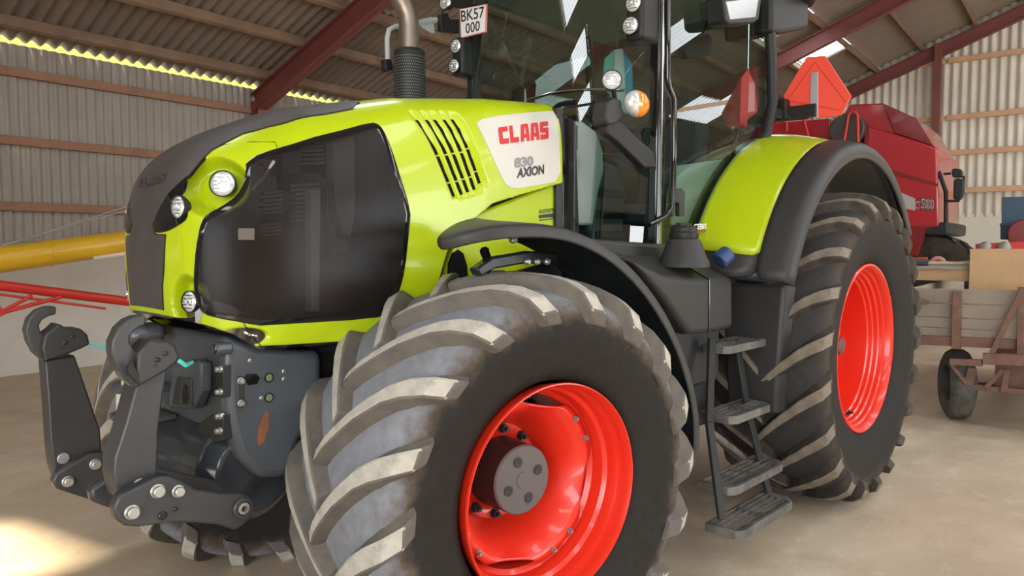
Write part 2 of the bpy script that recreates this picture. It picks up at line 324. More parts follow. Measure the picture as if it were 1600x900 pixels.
# front gable: wide open doorway below, sheeting above; other long wall with a wide opening
b = MB()
b.prism([(FX, SY, 4.7), (FX, WY, 4.7), (FX, WY, roof_z(WY)), (FX, RY, roof_z(RY)), (FX, SY, roof_z(SY))], (-.12, 0, 0)); b.box((FX-.06, 3.3, 2.35), (.12, 10.1, 4.7)); b.box((FX-.06, -13.5, 2.35), (.12, 3, 4.7))
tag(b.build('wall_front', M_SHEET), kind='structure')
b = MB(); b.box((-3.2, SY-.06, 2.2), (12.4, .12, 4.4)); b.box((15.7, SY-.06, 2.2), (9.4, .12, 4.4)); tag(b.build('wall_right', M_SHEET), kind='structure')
# roof: corrugated sheets laid between the purlins, skylight sheets, purlins, steel frames
RF = tag(empty('ceiling', (0, 0, 0)), kind='structure')
PURL = [7.88, 6.9, 5.95, 5.0, 4.1, 3.22, 2.12, 1.0, -.2, -1.3, -2.4, -3.2]
ROWS = [(8.40, 5.95), (5.95, 3.22), (3.22, 2.12), (2.12, -.2), (-.2, RY)]
per = 5.17/30; nW = 6; sw = nW*per; ncol = int(math.ceil((GX-FX)/sw))
SKY = (1, 3, 5, 8, 11, 14, 17, 22, 25)
def place_sheet(name, mt, row, col, cache={}):
    y0, y1 = row; key = (name, row); ln = math.hypot(y0-y1, RS*(y0-y1))+(.04 if name[0] == 's' else .08)
    up = 1 if y0 > y1 else -1
    z0 = roof_z(y0); th = math.atan(RS)
    loc = (FX+col*sw, y0, z0); rot = (PI/2-th, 0, 0) if up > 0 else (-(PI/2-th), 0, 0)
    if key not in cache: cache[key] = wave_sheet(nW, per, .034, ln, 8).build(name, mt, RF, ang=80, loc=loc, rot=rot)
    else: copy(cache[key], RF, loc, rot)
for c in range(ncol):
    for k, row in enumerate(ROWS):
        sky = k == 2 and c in SKY
        place_sheet('skylight_sheet' if sky else 'corrugated_sheet', G_SKY if sky else M_ROOF, row, c)
# the slope behind the ridge
for c in range(ncol):
    for row in ((RY-11.85+.0, RY-8.6), (RY-8.6, RY-7.4), (RY-7.4, RY)):
        y0, y1 = row; sky = (row[0] == RY-8.6 and c % 4 in (1, 2)) or (row[0] == RY-7.4 and c % 5 == 1)  # long skylights on this unseen slope are added to brighten the floor
        nm = 'skylight_sheet' if sky else 'corrugated_sheet'
        z0 = roof_z(y0); ln = math.hypot(y0-y1, RS*(y0-y1))+.06; th = math.atan(RS); key = (nm, row)
        loc = (FX+c*sw, y0, z0); rot = (-(PI/2-th), 0, 0)
        if key not in MATS: MATS[key] = wave_sheet(nW, per, .026, ln, 4).build(nm, G_SKY if sky else M_ROOF, RF, ang=80, loc=loc, rot=rot)
        else: copy(MATS[key], RF, loc, rot)
for y in PURL:
    for x0, x1 in ((FX, -.5), (-.5, 4.65), (4.65, 9.8), (9.8, 15.0), (15.0, GX)):
        b = MB(); b.box((0, 0, 0), (x1-x0, .08, .15)); b.build('purlin', M_PURL, RF, bevel=.006, loc=((x0+x1)/2, y, roof_z(y)-.115), rot=(-math.atan(RS), 0, 0))
for x in (-.5, 4.65, 9.8, 15.0, GX-.15):
    for ya, yb, ha, hb in ((WY-.02, RY, .34, .34),):
        b = MB(); za, zb = roof_z(ya)-.2, roof_z(yb)-.2; d = Vector((0, yb-ya, zb-za)).normalized(); nrm = Vector((0, d.z, -d.y))
        if nrm.z > 0: nrm = -nrm
        A = Vector((x, ya, za)); B = Vector((x, yb, zb))
        b.beam(A+nrm*.17, B+nrm*.17, .02, .34, up=(0, -d.z, d.y)); b.beam(A+nrm*.01, B+nrm*.01, .17, .02, up=(0, -d.z, d.y)); b.beam(A+nrm*.33, B+nrm*.33, .17, .02, up=(0, -d.z, d.y))
        tag(b.build('rafter', M_STEELRED, RF), 'dark red steel rafter')
    b = MB(); b.box((x, WY-.16, 2.05), (.17, .2, 4.1)); tag(b.build('frame_column', M_STEELRED, RF), 'dark red steel column')

# ================================================================== THE TRACTOR
TR = tag(empty('tractor', (0, 0, 0), SKEW), 'lime green farm tractor with red rims, front hitch arms and dusty ribbed tyres', 'tractor')
def T(name, b, mats, bevel=0, parent=None, label=None, **k):
    o = b.build(name, mats, parent or TR, bevel, **k)
    if label: o['label'] = label
    return o
# ---------------------------------------------------------------- wheels
def tyre_profile(Rc, W, bead):
    k = W/.62
    return [(0, Rc), (.15*k, Rc-.004), (.235*k, Rc-.018), (.285*k, Rc-.045), (.312*k, Rc-.085), (.318*k, Rc-.14), (.308*k, (Rc+bead)/2-.01), (.285*k, bead+.06), (.262*k, bead+.012)]
def make_tyre(Rc, lug_h, W, bead, nl, direction, mats, loc, rz, spin=0):
    half = tyre_profile(Rc, W, bead)
    prof = [(-a, r) for a, r in half[::-1]]+half[1:]
    b = MB(); n = 96; b.lathe(prof+[(.2*W/.62, bead-.01), (-.2*W/.62, bead-.01)], n, closed=True)
    m = len(prof)+2; tread_from, tread_to = len(half)-5, len(half)+3
    b.m = [1 if tread_from <= (k % m) < tread_to else 0 for k in range(len(b.f))]
    ty_ = b.build('tyre', mats[:2], TR, ang=50, loc=loc, rot=(0, 0, rz))
    # lug: swept along the half profile (arc length a) from just past the centre line to below the shoulder
    P = np.array(half); cum = np.concatenate([[0], np.cumsum(np.hypot(*np.diff(P, axis=0).T))])
    def at(a):
        s = np.sign(a) if a else 1; aa = abs(a); y = np.interp(aa, cum, P[:, 0]); r = np.interp(aa, cum, P[:, 1])
        y2 = np.interp(aa+.01, cum, P[:, 0]); r2 = np.interp(aa+.01, cum, P[:, 1]); t = np.array([y2-y, r2-r]); t /= np.linalg.norm(t)+1e-9
        return s*y, r, s*(-t[1]), t[0]
    a_end = np.interp(Rc-.125, P[::-1, 1], cum[::-1]) if False else cum[5]-.01
    reach = .36*W/.62
    meshes = []
    for side in (-1, 1):
        lb = MB(); K = 11; rings = []
        for k in range(K):
            t = k/(K-1); a = -.035+(a_end+.035)*t; y, r, ny, nr = at(a)
            v = reach*(t**.88)
            hw = (.023+.016*t)*W/.66; bw = hw+.018+.012*t
            h = lug_h*(1 if t < .85 else 1-.6*((t-.85)/.15))
            if k == 0: h *= .93
            ring = []
            for dv, hh in ((-bw, -.012), (-hw, h), (hw, h), (bw, -.012)):
                yy = (y+ny*hh); rr = (r+nr*hh); ang = direction*(v+dv)/Rc
                ring.append((rr*math.cos(ang), side*yy, rr*math.sin(ang)))
            rings.append(ring)
        vs = [p for rg in rings for p in rg]; fs = []; mi = []
        for k in range(K-1):
            for q in range(3): fs.append((4*k+q, 4*k+q+1, 4*k+5+q, 4*k+4+q)); mi.append(1 if q == 1 and k < K-2 else 0)
        fs += [(0, 1, 2, 3), tuple(4*(K-1)+q for q in range(4))]; mi += [0, 0]
        lb.add(vs, fs); lb.m = mi; meshes.append(lb)
    for side in (0, 1):
        proto = None
        for k in range(nl):
            an = -(2*PI*(k+.5*side)/nl+spin)
            if proto is None: proto = meshes[side].build('tread_lug', [mats[3], mats[2]], ty_, bevel=.006, seg=1, ang=30, rot=(0, an, 0))
            else: copy(proto, ty_, rot=(0, an, 0))
    return ty_
ST = math.radians(-8.0); STF = math.radians(-9.7); STI = math.radians(-14.0)   # outer wheel, its mudguard, inner wheel
ZF = .772
def steer(o, far=False):                       # point on a steered wheel's axis at offset o outwards
    if far: return (.06*-1-math.sin(STI)*o, 1.15+math.cos(STI)*o, ZF)
    return (math.sin(ST)*o, -(.95+math.cos(ST)*o), ZF)
TF, TFR = -.12, -.064
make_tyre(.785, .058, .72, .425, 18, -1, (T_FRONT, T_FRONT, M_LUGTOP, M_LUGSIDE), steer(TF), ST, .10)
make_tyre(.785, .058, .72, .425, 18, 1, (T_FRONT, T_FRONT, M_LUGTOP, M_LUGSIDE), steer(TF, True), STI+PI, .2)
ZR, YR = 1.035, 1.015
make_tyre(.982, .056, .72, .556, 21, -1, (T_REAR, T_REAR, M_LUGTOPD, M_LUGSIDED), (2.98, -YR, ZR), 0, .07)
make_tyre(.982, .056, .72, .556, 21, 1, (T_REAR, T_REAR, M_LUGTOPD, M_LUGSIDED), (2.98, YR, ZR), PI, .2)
def make_front_rim(loc, rz):
    b = MB(); b.lathe([(-.262, .420), (-.274, .424), (-.283, .422), (-.284, .418), (-.276, .414), (-.262, .409), (-.248, .406), (-.222, .405), (-.214, .400), (-.200, .396), (-.165, .392), (-.150, .378), (-.130, .374), (-.096, .371), (-.080, .352), (-.05, .348), (.12, .346), (.2, .39), (.27, .42), (.275, .424), (.262, .426), (.19, .405), (.11, .36), (-.05, .362), (-.2, .41)], 96, closed=True)
    rim = b.build('rim', M_RED, TR, ang=30, loc=loc, rot=(0, 0, rz)); rim['label'] = 'red front wheel rim'
    # scalloped dish
    b = MB(); n = 96; vs = []; prof = [(.10, .13), (.10, .205), (.07, .224), (.02, .246), (-.03, .270), (-.068, .293), (-.09, .312), (-.098, .325), (-.099, 0)]
    m = len(prof)
    for k in range(n):
        t = 2*PI*k/n; w_ = max(0, math.cos(4*t+.9))**.6; ro = .351-.040*w_
        for i, (a, r) in enumerate(prof):
            if i == m-1: r = ro
            elif i >= 5: r = min(r, ro-.003*(m-1-i))
            vs.append((r*math.cos(t), a, r*math.sin(t)))
    b.add(vs, [(k*m+i, k*m+i+1, ((k+1) % n)*m+i+1, ((k+1) % n)*m+i) for k in range(n) for i in range(m-1)])
    d = b.build('wheel_disc', M_RED, rim, ang=35); md = d.modifiers.new('thick', 'SOLIDIFY'); md.thickness = .012; md.offset = 1
    b = MB(); b.lathe([(.2, .0), (.2, .15), (-.066, .142)], 48, 1); b.lathe([(-.066, .142), (-.074, .136), (-.076, .0)], 48); b.lathe([(-.075, .034), (-.079, .033), (-.0795, .0)], 24)  # hub side takes the dark material to stand in for its shadow
    hub = b.build('hub', [M_HUB, M_CHASS], rim, ang=30)
    for k in range(4):
        t = 2*PI*k/4+.35; b = MB(); b.lathe([(0, .020), (-.004, .0215), (-.0045, .015), (-.002, .0)], 16); b.build('hub_socket', M_CHASS, hub, loc=(.082*math.cos(t), -.075, .082*math.sin(t)))
    p1 = p2 = None
    for k in range(10):
        t = 2*PI*(k+.3)/10; L_ = (.178*math.cos(t), .10, .178*math.sin(t))
        if p1 is None:
            b = MB(); b.cyl((0, 0, 0), (0, -.016, 0), .022, n=16); b.cyl((0, -.016, 0), (0, -.034, 0), .018, n=6); b.cyl((0, -.034, 0), (0, -.052, 0), .009, n=10); p1 = b.build('wheel_stud', M_CHASS, rim, loc=L_)
        else: copy(p1, rim, L_)
    for k in range(8):
        t = 2*PI*(k//2)/4+(-.9+PI)/4+(.16 if k % 2 else -.16); L_ = (.334*math.cos(t), -.099, .334*math.sin(t))
        if p2 is None:
            b = MB(); b.cyl((0, .01, 0), (0, -.006, 0), .016, n=14); b.cyl((0, -.006, 0), (0, -.020, 0), .0125, n=6); b.cyl((0, -.02, 0), (0, -.032, 0), .007, n=10); p2 = b.build('rim_bolt', M_DULL, rim, loc=L_)
        else: copy(p2, rim, L_)
    b = MB(); b.cyl((0, 0, 0), (0, -.035, -.01), .010, .007, 10); b.build('valve', M_CHASS, rim, loc=(-.05, -.14, .372))
    return rim
make_front_rim(steer(TFR), ST); make_front_rim(steer(TFR, True), STI+PI)
def make_rear_rim(loc, rz):
    b = MB(); b.lathe([(-.290, .560), (-.304, .563), (-.312, .557), (-.312, .549), (-.302, .541), (-.285, .530), (-.262, .526), (-.252, .516), (-.228, .512), (-.220, .500), (-.196, .497), (-.188, .485), (-.165, .482), (-.157, .470), (-.13, .468), (-.02, .462), (.2, .462), (.27, .51), (.30, .555), (.295, .565), (.2, .49), (-.02, .475), (-.2, .53)], 96, closed=True)
    rim = b.build('rim', M_RED, TR, ang=28, loc=loc, rot=(0, 0, rz)); rim['label'] = 'red rear wheel rim'
    b = MB(); b.lathe([(.02, .465), (.005, .42), (.01, .33), (.05, .27), (.06, .0)], 64); b.build('wheel_disc', M_RED, rim, ang=30)
    b = MB(); b.lathe([(.08, .11), (-.06, .10), (-.07, .09), (-.12, .062), (-.145, .058), (-.15, .05), (-.15, 0)], 32); b.build('hub', mat('hub_brown', (.10, .06, .045), .6, var=.2), rim)
    p = None
    for k in range(10):
        t = 2*PI*k/10; L_ = (.2*math.cos(t), .05, .2*math.sin(t))
        if p is None: b = MB(); b.cyl((0, .01, 0), (0, -.02, 0), .022, n=6); b.cyl((0, -.02, 0), (0, -.045, 0), .011, n=10); p = b.build('wheel_stud', M_CHASS, rim, loc=L_)
        else: copy(p, rim, L_)
    b = MB(); b.cyl((0, 0, 0), (0, -.03, .03), .012, .008, 10); b.lathe([(0, .03), (-.004, .028), (-.004, .012)], 16); b.build('valve', M_CHASS, rim, loc=(.06, -.17, -.468), rot=(.5, 0, 0))
    return rim
make_rear_rim((2.98, -YR, ZR), 0); make_rear_rim((2.98, YR, ZR), PI)
# ---- hood surface (tractor frame) : one smooth body, sampled on an (arc, rise) grid ----
_XT=np.array([-1.088,-1.082,-1.055,-1.005,-.93,-.81,-.57,-.1,.4,.9]);_ZT=np.array([1.64,1.80,1.95,2.04,2.105,2.175,2.28,2.385,2.445,2.472])
_XW=np.array([-1.088,-1.084,-1.074,-1.05,-1.01,-.95,-.86,-.75,-.5,0,.4,.9]);_YW=np.array([.0,.11,.195,.298,.362,.41,.445,.465,.478,.492,.502,.512])
HZC=1.62; HX0=-.60
def _smooth(xs,ys):
    g=np.linspace(xs[0],xs[-1],1600); v=np.interp(g,xs,ys); k=np.ones(61)/61
    vp=np.pad(v,30,mode='edge'); sm=np.convolve(vp,k,'valid'); sm[:14]=v[:14]
    b=np.clip((np.arange(1600)-10)/90.,0,1); return g,v*(1-b)+sm*b
_gT=_smooth(_XT,_ZT);_gW=_smooth(_XW,_YW)
def _F(x,y,z):
    w=np.maximum(np.interp(x,*_gW),1e-4); h=np.maximum(np.interp(x,*_gT)-HZC,1e-3)
    n=np.interp(x,[-1.05,-.5,.3,.8],[2.8,3.3,5.,8.])
    f=(np.abs(y)/w)**n+(np.maximum(z-HZC,0)/h)**n-1
    return np.where(x<-1.088,10.,f)
def _cast(o,d):
    lo=np.zeros(o.shape[:-1]); hi=np.full(o.shape[:-1],1.6)
    for _ in range(40):
        m=(lo+hi)/2; p=o+d*m[...,None]; ins=_F(p[...,0],p[...,1],p[...,2])<0
        lo=np.where(ins,m,lo); hi=np.where(ins,hi,m)
    return o+d*((lo+hi)/2)[...,None]
def hood_zb(p):
    # lower edge height as a function of x (z of the hem)
    return np.interp(p,[-1.09,-1.05,-.98,-.86,-.45,-.16,-.06,.011,.069,.291,.421,.8],[1.465,1.45,1.42,1.35,1.335,1.38,1.5,1.684,1.768,1.911,1.947,2.04])
def hood_grid(ds=.008,xend=.79):
    nside=int((xend-HX0)/ds); nn=int(1.1/ds)
    xs=np.linspace(xend,HX0,nside,endpoint=False)
    az=np.linspace(np.pi/2,0,nn)       # near side half: 90deg = -y, 0 = -x
    ox=np.concatenate([xs,np.full(nn,HX0)]); a=np.concatenate([np.full(nside,np.pi/2),az])
    dirs=np.stack([-np.cos(a),-np.sin(a),np.zeros_like(a)],-1)
    nt=int(.95/ds); ph=np.linspace(0,np.pi/2,nt)**1.0
    o=np.stack([ox,0*ox,0*ox+HZC],-1)[:,None,:].repeat(nt,1)
    d=dirs[:,None,:]*np.cos(ph)[None,:,None]+np.array([0,0,1.])[None,None,:]*np.sin(ph)[None,:,None]
    up=_cast(o,d)                      # (ns,nt,3)
    base=up[:,0]; nb=int(.34/ds)
    zb=np.minimum(hood_zb(base[:,0]),1.60)
    k=np.linspace(0,1,nb,endpoint=False)
    zlow=zb[:,None]+(HZC-zb)[:,None]*k[None,:]
    tp=np.clip((HZC-zlow)/.3,0,1)**2*.022
    lowp=np.repeat(base[:,None,:],nb,1); lowp[...,2]=zlow
    lowp[...,0]-=dirs[:,None,0]*tp; lowp[...,1]-=dirs[:,None,1]*tp
    G=np.concatenate([lowp,up],1)      # near half, from rear round to nose centre
    return G,dirs,nb
MESH = [(223.6,97.5),(198.5,105.3),(160.7,111.1),(137.2,115.0),(134.2,113.5),(132.9,109.4),(129.3,96.1),(122.3,76.1),(123.3,68.5),(126.5,41.7),(129.7,27.7),(133.4,16.1),(139.6,11.8),(150.7,13.5),(175.3,13.4),(213.8,13.0),(226.5,12.1),(239.9,9.2),(247.3,9.3),(250.9,16.7),(252.4,31.9),(251.2,47.9),(249.0,59.1),(247.3,65.0),(244.6,68.9),(236.9,72.1),(228.0,78.4),(223.8,85.9)]
STRIPR = [(280.8,5.4),(280.4,28.3),(277.1,50.1),(275.7,60.9),(287.0,61.7),(291.0,66.9),(284.6,74.9),(275.6,81.0),(263.4,87.6),(260.7,88.6),(256.3,95.5),(251.3,103.3),(242.5,109.5),(230.4,116.0),(205.7,121.0),(176.7,123.7),(157.5,124.5),(141.7,126.2)]
DECAL = [(70.0,115.8),(45.2,117.3),(7.9,119.4),(1.2,119.5),(3.4,109.8),(2.0,93.8),(23.6,91.4),(42.8,89.1),(47.7,89.5),(51.4,90.9),(55.4,94.4),(67.6,110.0)]
NOOK = [(287.1,62.7),(289.3,67.5),(283.2,75.4),(274.4,81.1),(262.0,88.1),(261.6,81.2),(265.1,79.0),(258.7,74.9),(256.6,69.8),(259.0,66.3),(267.9,63.9),(276.5,62.5)]
HANDLE = [(236.9,8.3),(216.5,9.1),(220.4,3.0),(227.7,-0.1),(233.8,-0.1)]
LOGO = [(54.5,112.4),(10.8,115.1),(12.5,109.2),(55.0,106.4)]
N830 = [(44.4,101.7),(27.8,103.1),(27.5,99.3),(44.2,97.8)]
AXION = [(41.5,97.9),(18.2,100.1),(18.3,96.3),(42.7,93.7)]
SQ = [(228.2,63.6),(219.3,64.2),(219.5,58.5),(228.2,58.1)]
SEAM = [(228.2,13.6),(223.2,6.0),(216.8,-0.9)]
SEAM2 = [(251.6,102.9),(243.6,107.4),(220.7,108.8),(202.7,109.0),(201.9,105.9)]
SLOTS = [[(110.6,117.6),(108.6,117.6),(88.8,84.3),(90.7,83.6)],[(104.0,117.5),(101.9,117.5),(83.1,85.3),(85.0,84.7)],[(98.5,117.5),(96.3,117.5),(78.3,86.7),(80.2,86.0)],[(91.9,117.5),(89.7,117.5),(73.3,88.0),(75.3,87.3)],[(86.1,117.5),(83.8,117.5),(69.3,91.0),(71.3,90.4)]]
# ---------------------------------------------------------------- bonnet
HG, _d, _nb = hood_grid(.008)
HFULL = np.concatenate([HG, (HG*np.array([1, -1, 1]))[::-1][1:]], 0)
NI, NJ = HFULL.shape[:2]
def _normals(A):
    du = np.gradient(A, axis=0); dv = np.gradient(A, axis=1); n = np.cross(du, dv); n /= np.linalg.norm(n, axis=-1, keepdims=True)+1e-12
    s = np.sign((n*(A-np.array([-.2, 0, 1.7]))).sum(-1, keepdims=True)); return n*np.where(s == 0, 1, s)
HN = _normals(HFULL)
for k in range(3):                                    # even out the normals near the crown seam
    HN = (HN+np.roll(HN, 1, 0)+np.roll(HN, -1, 0))/3
HN /= np.linalg.norm(HN, axis=-1, keepdims=True)+1e-9
def bowl(A, c, rad, depth, axis=(0, 0, 0), p=2):
    for sgn in (1, -1):
        q = (A-np.array([c[0], c[1]*sgn, c[2]]))/np.array(rad); t = np.clip(1.25-np.sqrt((q**2).sum(-1)), 0, .5)/.5
        t = t*t*(3-2*t); d = np.array(axis)*np.array([1, sgn, 1]); A = A+t[..., None]*d*depth
    return A
HD = HFULL.copy()
HD = bowl(HD, (-.965, -.335, 1.932), (.105, .12, .10), .085, (.78, .6, -.1))
HD = bowl(HD, (-1.045, -.285, 1.515), (.05, .065, .085), .06, (.9, .35, 0))
HD = bowl(HD, (-.905, -.425, 1.385), (.085, .05, .03), .03, (.3, .9, .2))
# vent channels: five slanted louvres, each ramping inwards to its slot
def slot_line(k, v):
    a, b_ = np.array(SLOTS[k][0]), np.array(SLOTS[k][3]); return a+(b_-a)*v
I, J = np.meshgrid(np.arange(NI), np.arange(NJ), indexing='ij')
dep = np.zeros((NI, NJ))
for k in range(5):
    a, b_ = np.array(SLOTS[k][0]), np.array(SLOTS[k][3]); v = (J-a[1])/(b_[1]-a[1]); li = a[0]+(b_[0]-a[0])*v
    for II in (I, NI-1-I):
        u = (li-II)/6.3                                 # 0 at this slot's forward edge, 1 at the next slot
        w_ = np.clip((v+.10)/.14, 0, 1)*np.clip((1.015-v)/.03, 0, 1)
        ramp = np.clip((u+.25)/.25, 0, 1)*np.clip(1-u*.93, 0, 1)
        ramp = np.where((u < -.25) | (u > 1.05), 0, ramp)
        dep = np.maximum(dep, w_*ramp*.022)
HD = HD-HN*dep[..., None]
hem = np.maximum(hood_zb(HD[..., 0]), 1.0)
clamped = HD[..., 2] < hem-1e-4
HD[..., 2] = np.where(clamped, hem, HD[..., 2])
def in_poly(X, Y, poly):
    c = np.zeros(X.shape, bool); n = len(poly)
    for k in range(n):
        (x1, y1), (x2, y2) = poly[k], poly[k-1]
        if y1 == y2: continue
        c ^= ((y1 > Y) != (y2 > Y)) & (X < (x2-x1)*(Y-y1)/(y2-y1)+x1)
    return c
_mc = np.mean(np.array(MESH), 0); _shr = [tuple(_mc+(np.array(q)-_mc)*.985) for q in MESH]
IN_MESH = in_poly(I+.5, J+.5, _shr) | in_poly(NI-1-I-.5, J+.5, _shr)      # the intake openings left clear in the bonnet
b = MB(); vs = HD.reshape(-1, 3); fs = []
for i in range(NI-1):
    for j in range(NJ-1):
        if clamped[i, j] and clamped[i+1, j] and clamped[i, j+1] and clamped[i+1, j+1]: continue
        if IN_MESH[i, j]: continue
        fs.append((i*NJ+j, (i+1)*NJ+j, (i+1)*NJ+j+1, i*NJ+j+1))
me = bpy.data.meshes.new('bonnet'); me.from_pydata(vs.tolist(), [], fs); me.materials.append(M_LIME)
bm = bmesh.new(); bm.from_mesh(me); bmesh.ops.remove_doubles(bm, verts=bm.verts, dist=.0004); bmesh.ops.delete(bm, geom=[v for v in bm.verts if not v.link_faces], context='VERTS'); bmesh.ops.recalc_face_normals(bm, faces=bm.faces); bm.to_mesh(me); bm.free()
me.polygons.foreach_set('use_smooth', [True]*len(me.polygons)); me.set_sharp_from_angle(angle=math.radians(50))
HOOD = link('bonnet', me, TR); HOOD['label'] = 'lime green bonnet'
md = HOOD.modifiers.new('thick', 'SOLIDIFY'); md.thickness = .006; md.offset = -1
def hsurf(i, j, off=0, far=False):
    i = NI-1-i if far else i
    i = min(max(i, 0), NI-1.001); j = min(max(j, 0), NJ-1.001); i0, j0 = int(i), int(j); a, c = i-i0, j-j0
    def L_(A): return (A[i0, j0]*(1-a)+A[i0+1, j0]*a)*(1-c)+(A[i0, j0+1]*(1-a)+A[i0+1, j0+1]*a)*c
    n = L_(HN); n = n/(np.linalg.norm(n)+1e-9); return L_(HFULL)+n*off
def dens(poly, step=1.2):
    out = []
    for k, p in enumerate(poly):
        q = poly[(k+1) % len(poly)]; n = max(1, int(math.hypot(q[0]-p[0], q[1]-p[1])/step))
        out += [(p[0]+(q[0]-p[0])*t/n, p[1]+(q[1]-p[1])*t/n) for t in range(n)]
    return out
def smooth_poly(poly, it=1):
    for _ in range(it):
        o = []
        for k, p in enumerate(poly):
            q = poly[(k+1) % len(poly)]; o += [(p[0]*.75+q[0]*.25, p[1]*.75+q[1]*.25), (p[0]*.25+q[0]*.75, p[1]*.25+q[1]*.75)]
        poly = o
    return poly
def inside(p, poly):
    c = False; n = len(poly); x, y = p
    for k in range(n):
        (x1, y1), (x2, y2) = poly[k], poly[k-1]
        if (y1 > y) != (y2 > y) and x < (x2-x1)*(y-y1)/(y2-y1)+x1: c = not c
    return c
def grow(poly, d):
    a = sum(poly[k-1][0]*poly[k][1]-poly[k][0]*poly[k-1][1] for k in range(len(poly))); s = 1 if a > 0 else -1; o = []; n = len(poly)
    for k in range(n):
        p, q = poly[k-1], poly[(k+1) % n]; tx_, ty_ = q[0]-p[0], q[1]-p[1]; l = math.hypot(tx_, ty_)+1e-9; o.append((poly[k][0]+s*ty_/l*d, poly[k][1]-s*tx_/l*d))
    return o
def patch(b, poly, off, mi=0, sides=(False,), step=3.0, skirt=.006):
    bd = dens(poly); n = len(bd)
    xs = [p[0] for p in bd]; ys = [p[1] for p in bd]; pts = list(bd); gx = min(xs)
    inner = grow(poly, -1.0)
    while gx < max(xs):
        gy = min(ys)
        while gy < max(ys):
            if inside((gx, gy), inner): pts.append((gx, gy))
            gy += step
        gx += step
    r = delaunay_2d_cdt([Vector(p) for p in pts], [(k, (k+1) % n) for k in range(n)], [], 1, 1e-5)
    V, Fc = r[0], r[2]
    for far in sides:
        b.add([hsurf(p.x, p.y, off, far) for p in V], [tuple(f) for f in Fc], mi)
        ring = [hsurf(p[0], p[1], off, far) for p in bd]+[hsurf(p[0], p[1], off-skirt-.004, far) for p in bd]
        b.add(ring, [(k, (k+1) % n, n+(k+1) % n, n+k) for k in range(n)], mi)
    return b
BOTH = (False, True)
mesh_p = smooth_poly(MESH, 1)
def seal_ring(far):
    o_, i_ = dens(grow(mesh_p, 1.0), 1.2), None; n = len(mesh_p); A = grow(mesh_p, 1.0); Bq = grow(mesh_p, -2.2); b = MB()
    b.add([hsurf(p[0], p[1], .0025, far) for p in A]+[hsurf(p[0], p[1], .007, far) for p in mesh_p]+[hsurf(p[0], p[1], .007, far) for p in Bq], [(q*n+k, q*n+(k+1) % n, (q+1)*n+(k+1) % n, (q+1)*n+k) for q in range(2) for k in range(n)])
    T('intake_seal', b, M_GLOSSB, parent=HOOD)
for sd_ in BOTH:
    seal_ring(sd_)
    T('side_intake_mesh', patch(MB(), mesh_p, .0055, sides=(sd_,)), M_MESH, parent=HOOD, label='dark side intake mesh')
cI = (NI-1)/2
half = [(cI, STRIPR[0][1])]+[STRIPR[0]]+STRIPR[1:]+[(133, 133), (128, 147), (127, NJ-1.01), (cI, NJ-1.01)]
T('strip_seal', patch(MB(), grow(half, .7), .002, sides=BOTH), M_GLOSSB, parent=HOOD)
STRIP = T('bonnet_strip', patch(MB(), half, .0048, sides=BOTH), M_STRIP, label='dark grey strip down the bonnet nose', parent=HOOD)
for sd_ in BOTH: T('lamp_surround', patch(MB(), smooth_poly(NOOK, 1), .004, sides=(sd_,)), M_GLOSSB, parent=HOOD)
for sd_ in BOTH: T('name_panel', patch(MB(), smooth_poly(DECAL, 1), .003, sides=(sd_,)), M_WHITE, parent=HOOD, label='cream name panel')
def hood_text(name, geo, quad, m, off=.0055, parent=None, thick=.0):
    V, Fc = geo; P = quad_map(V, *quad); b = MB(); b.add([hsurf(p[0], p[1], off) for p in P], Fc)
    if thick:
        n = len(P); b.add([hsurf(p[0], p[1], off-thick) for p in P]+[hsurf(p[0], p[1], off) for p in P], [(f[k], f[(k+1) % len(f)], n+f[(k+1) % len(f)], n+f[k]) for f in Fc for k in range(len(f))])
    return T(name, b, m, parent=parent or HOOD)
hood_text('lettering', block_logo(), LOGO, M_LOGO)
hood_text('lettering', text_geo('830', bold=.045), N830, M_T830)
hood_text('lettering', text_geo('AXION', bold=.035), AXION, M_TBLK)
bd = [(329, 92.4), (283, 92.4), (283, 87.4), (326, 87.4)]
hood_text('badge', block_logo(), bd, mat('badge_grey', (.05, .047, .047), .4), .011, STRIP, thick=.009)
T('dust_patch', patch(MB(), SQ, .0062), mat('dust_square', (.105, .085, .07), .6, var=.1), parent=HOOD)
for k in range(5):
    for v0, v1 in ((.03, .46), (.48, .79), (.81, .985)):
        A, Bq, Cq, Dq = (np.array(q) for q in SLOTS[k]); Bq = Bq-[1.5, 0]; Cq = Cq-[1.5, 0]; q = [tuple(A+(Dq-A)*v0), tuple(Bq+(Cq-Bq)*v0), tuple(Bq+(Cq-Bq)*v1), tuple(A+(Dq-A)*v1)]
        for far in BOTH:
            b = MB(); b.add([hsurf(p[0], p[1], -.0145, far) for p in dens(q, 2)], [tuple(range(len(dens(q, 2))))]); T('vent_slot', b, M_MATTB, parent=HOOD)
def seam(pts, r=.002):
    b = MB(); b.tube([hsurf(p[0], p[1], 0) for p in pts], r, 6); T('panel_seam', b, M_GLOSSB, parent=HOOD)
seam(SEAM); seam(SEAM2)
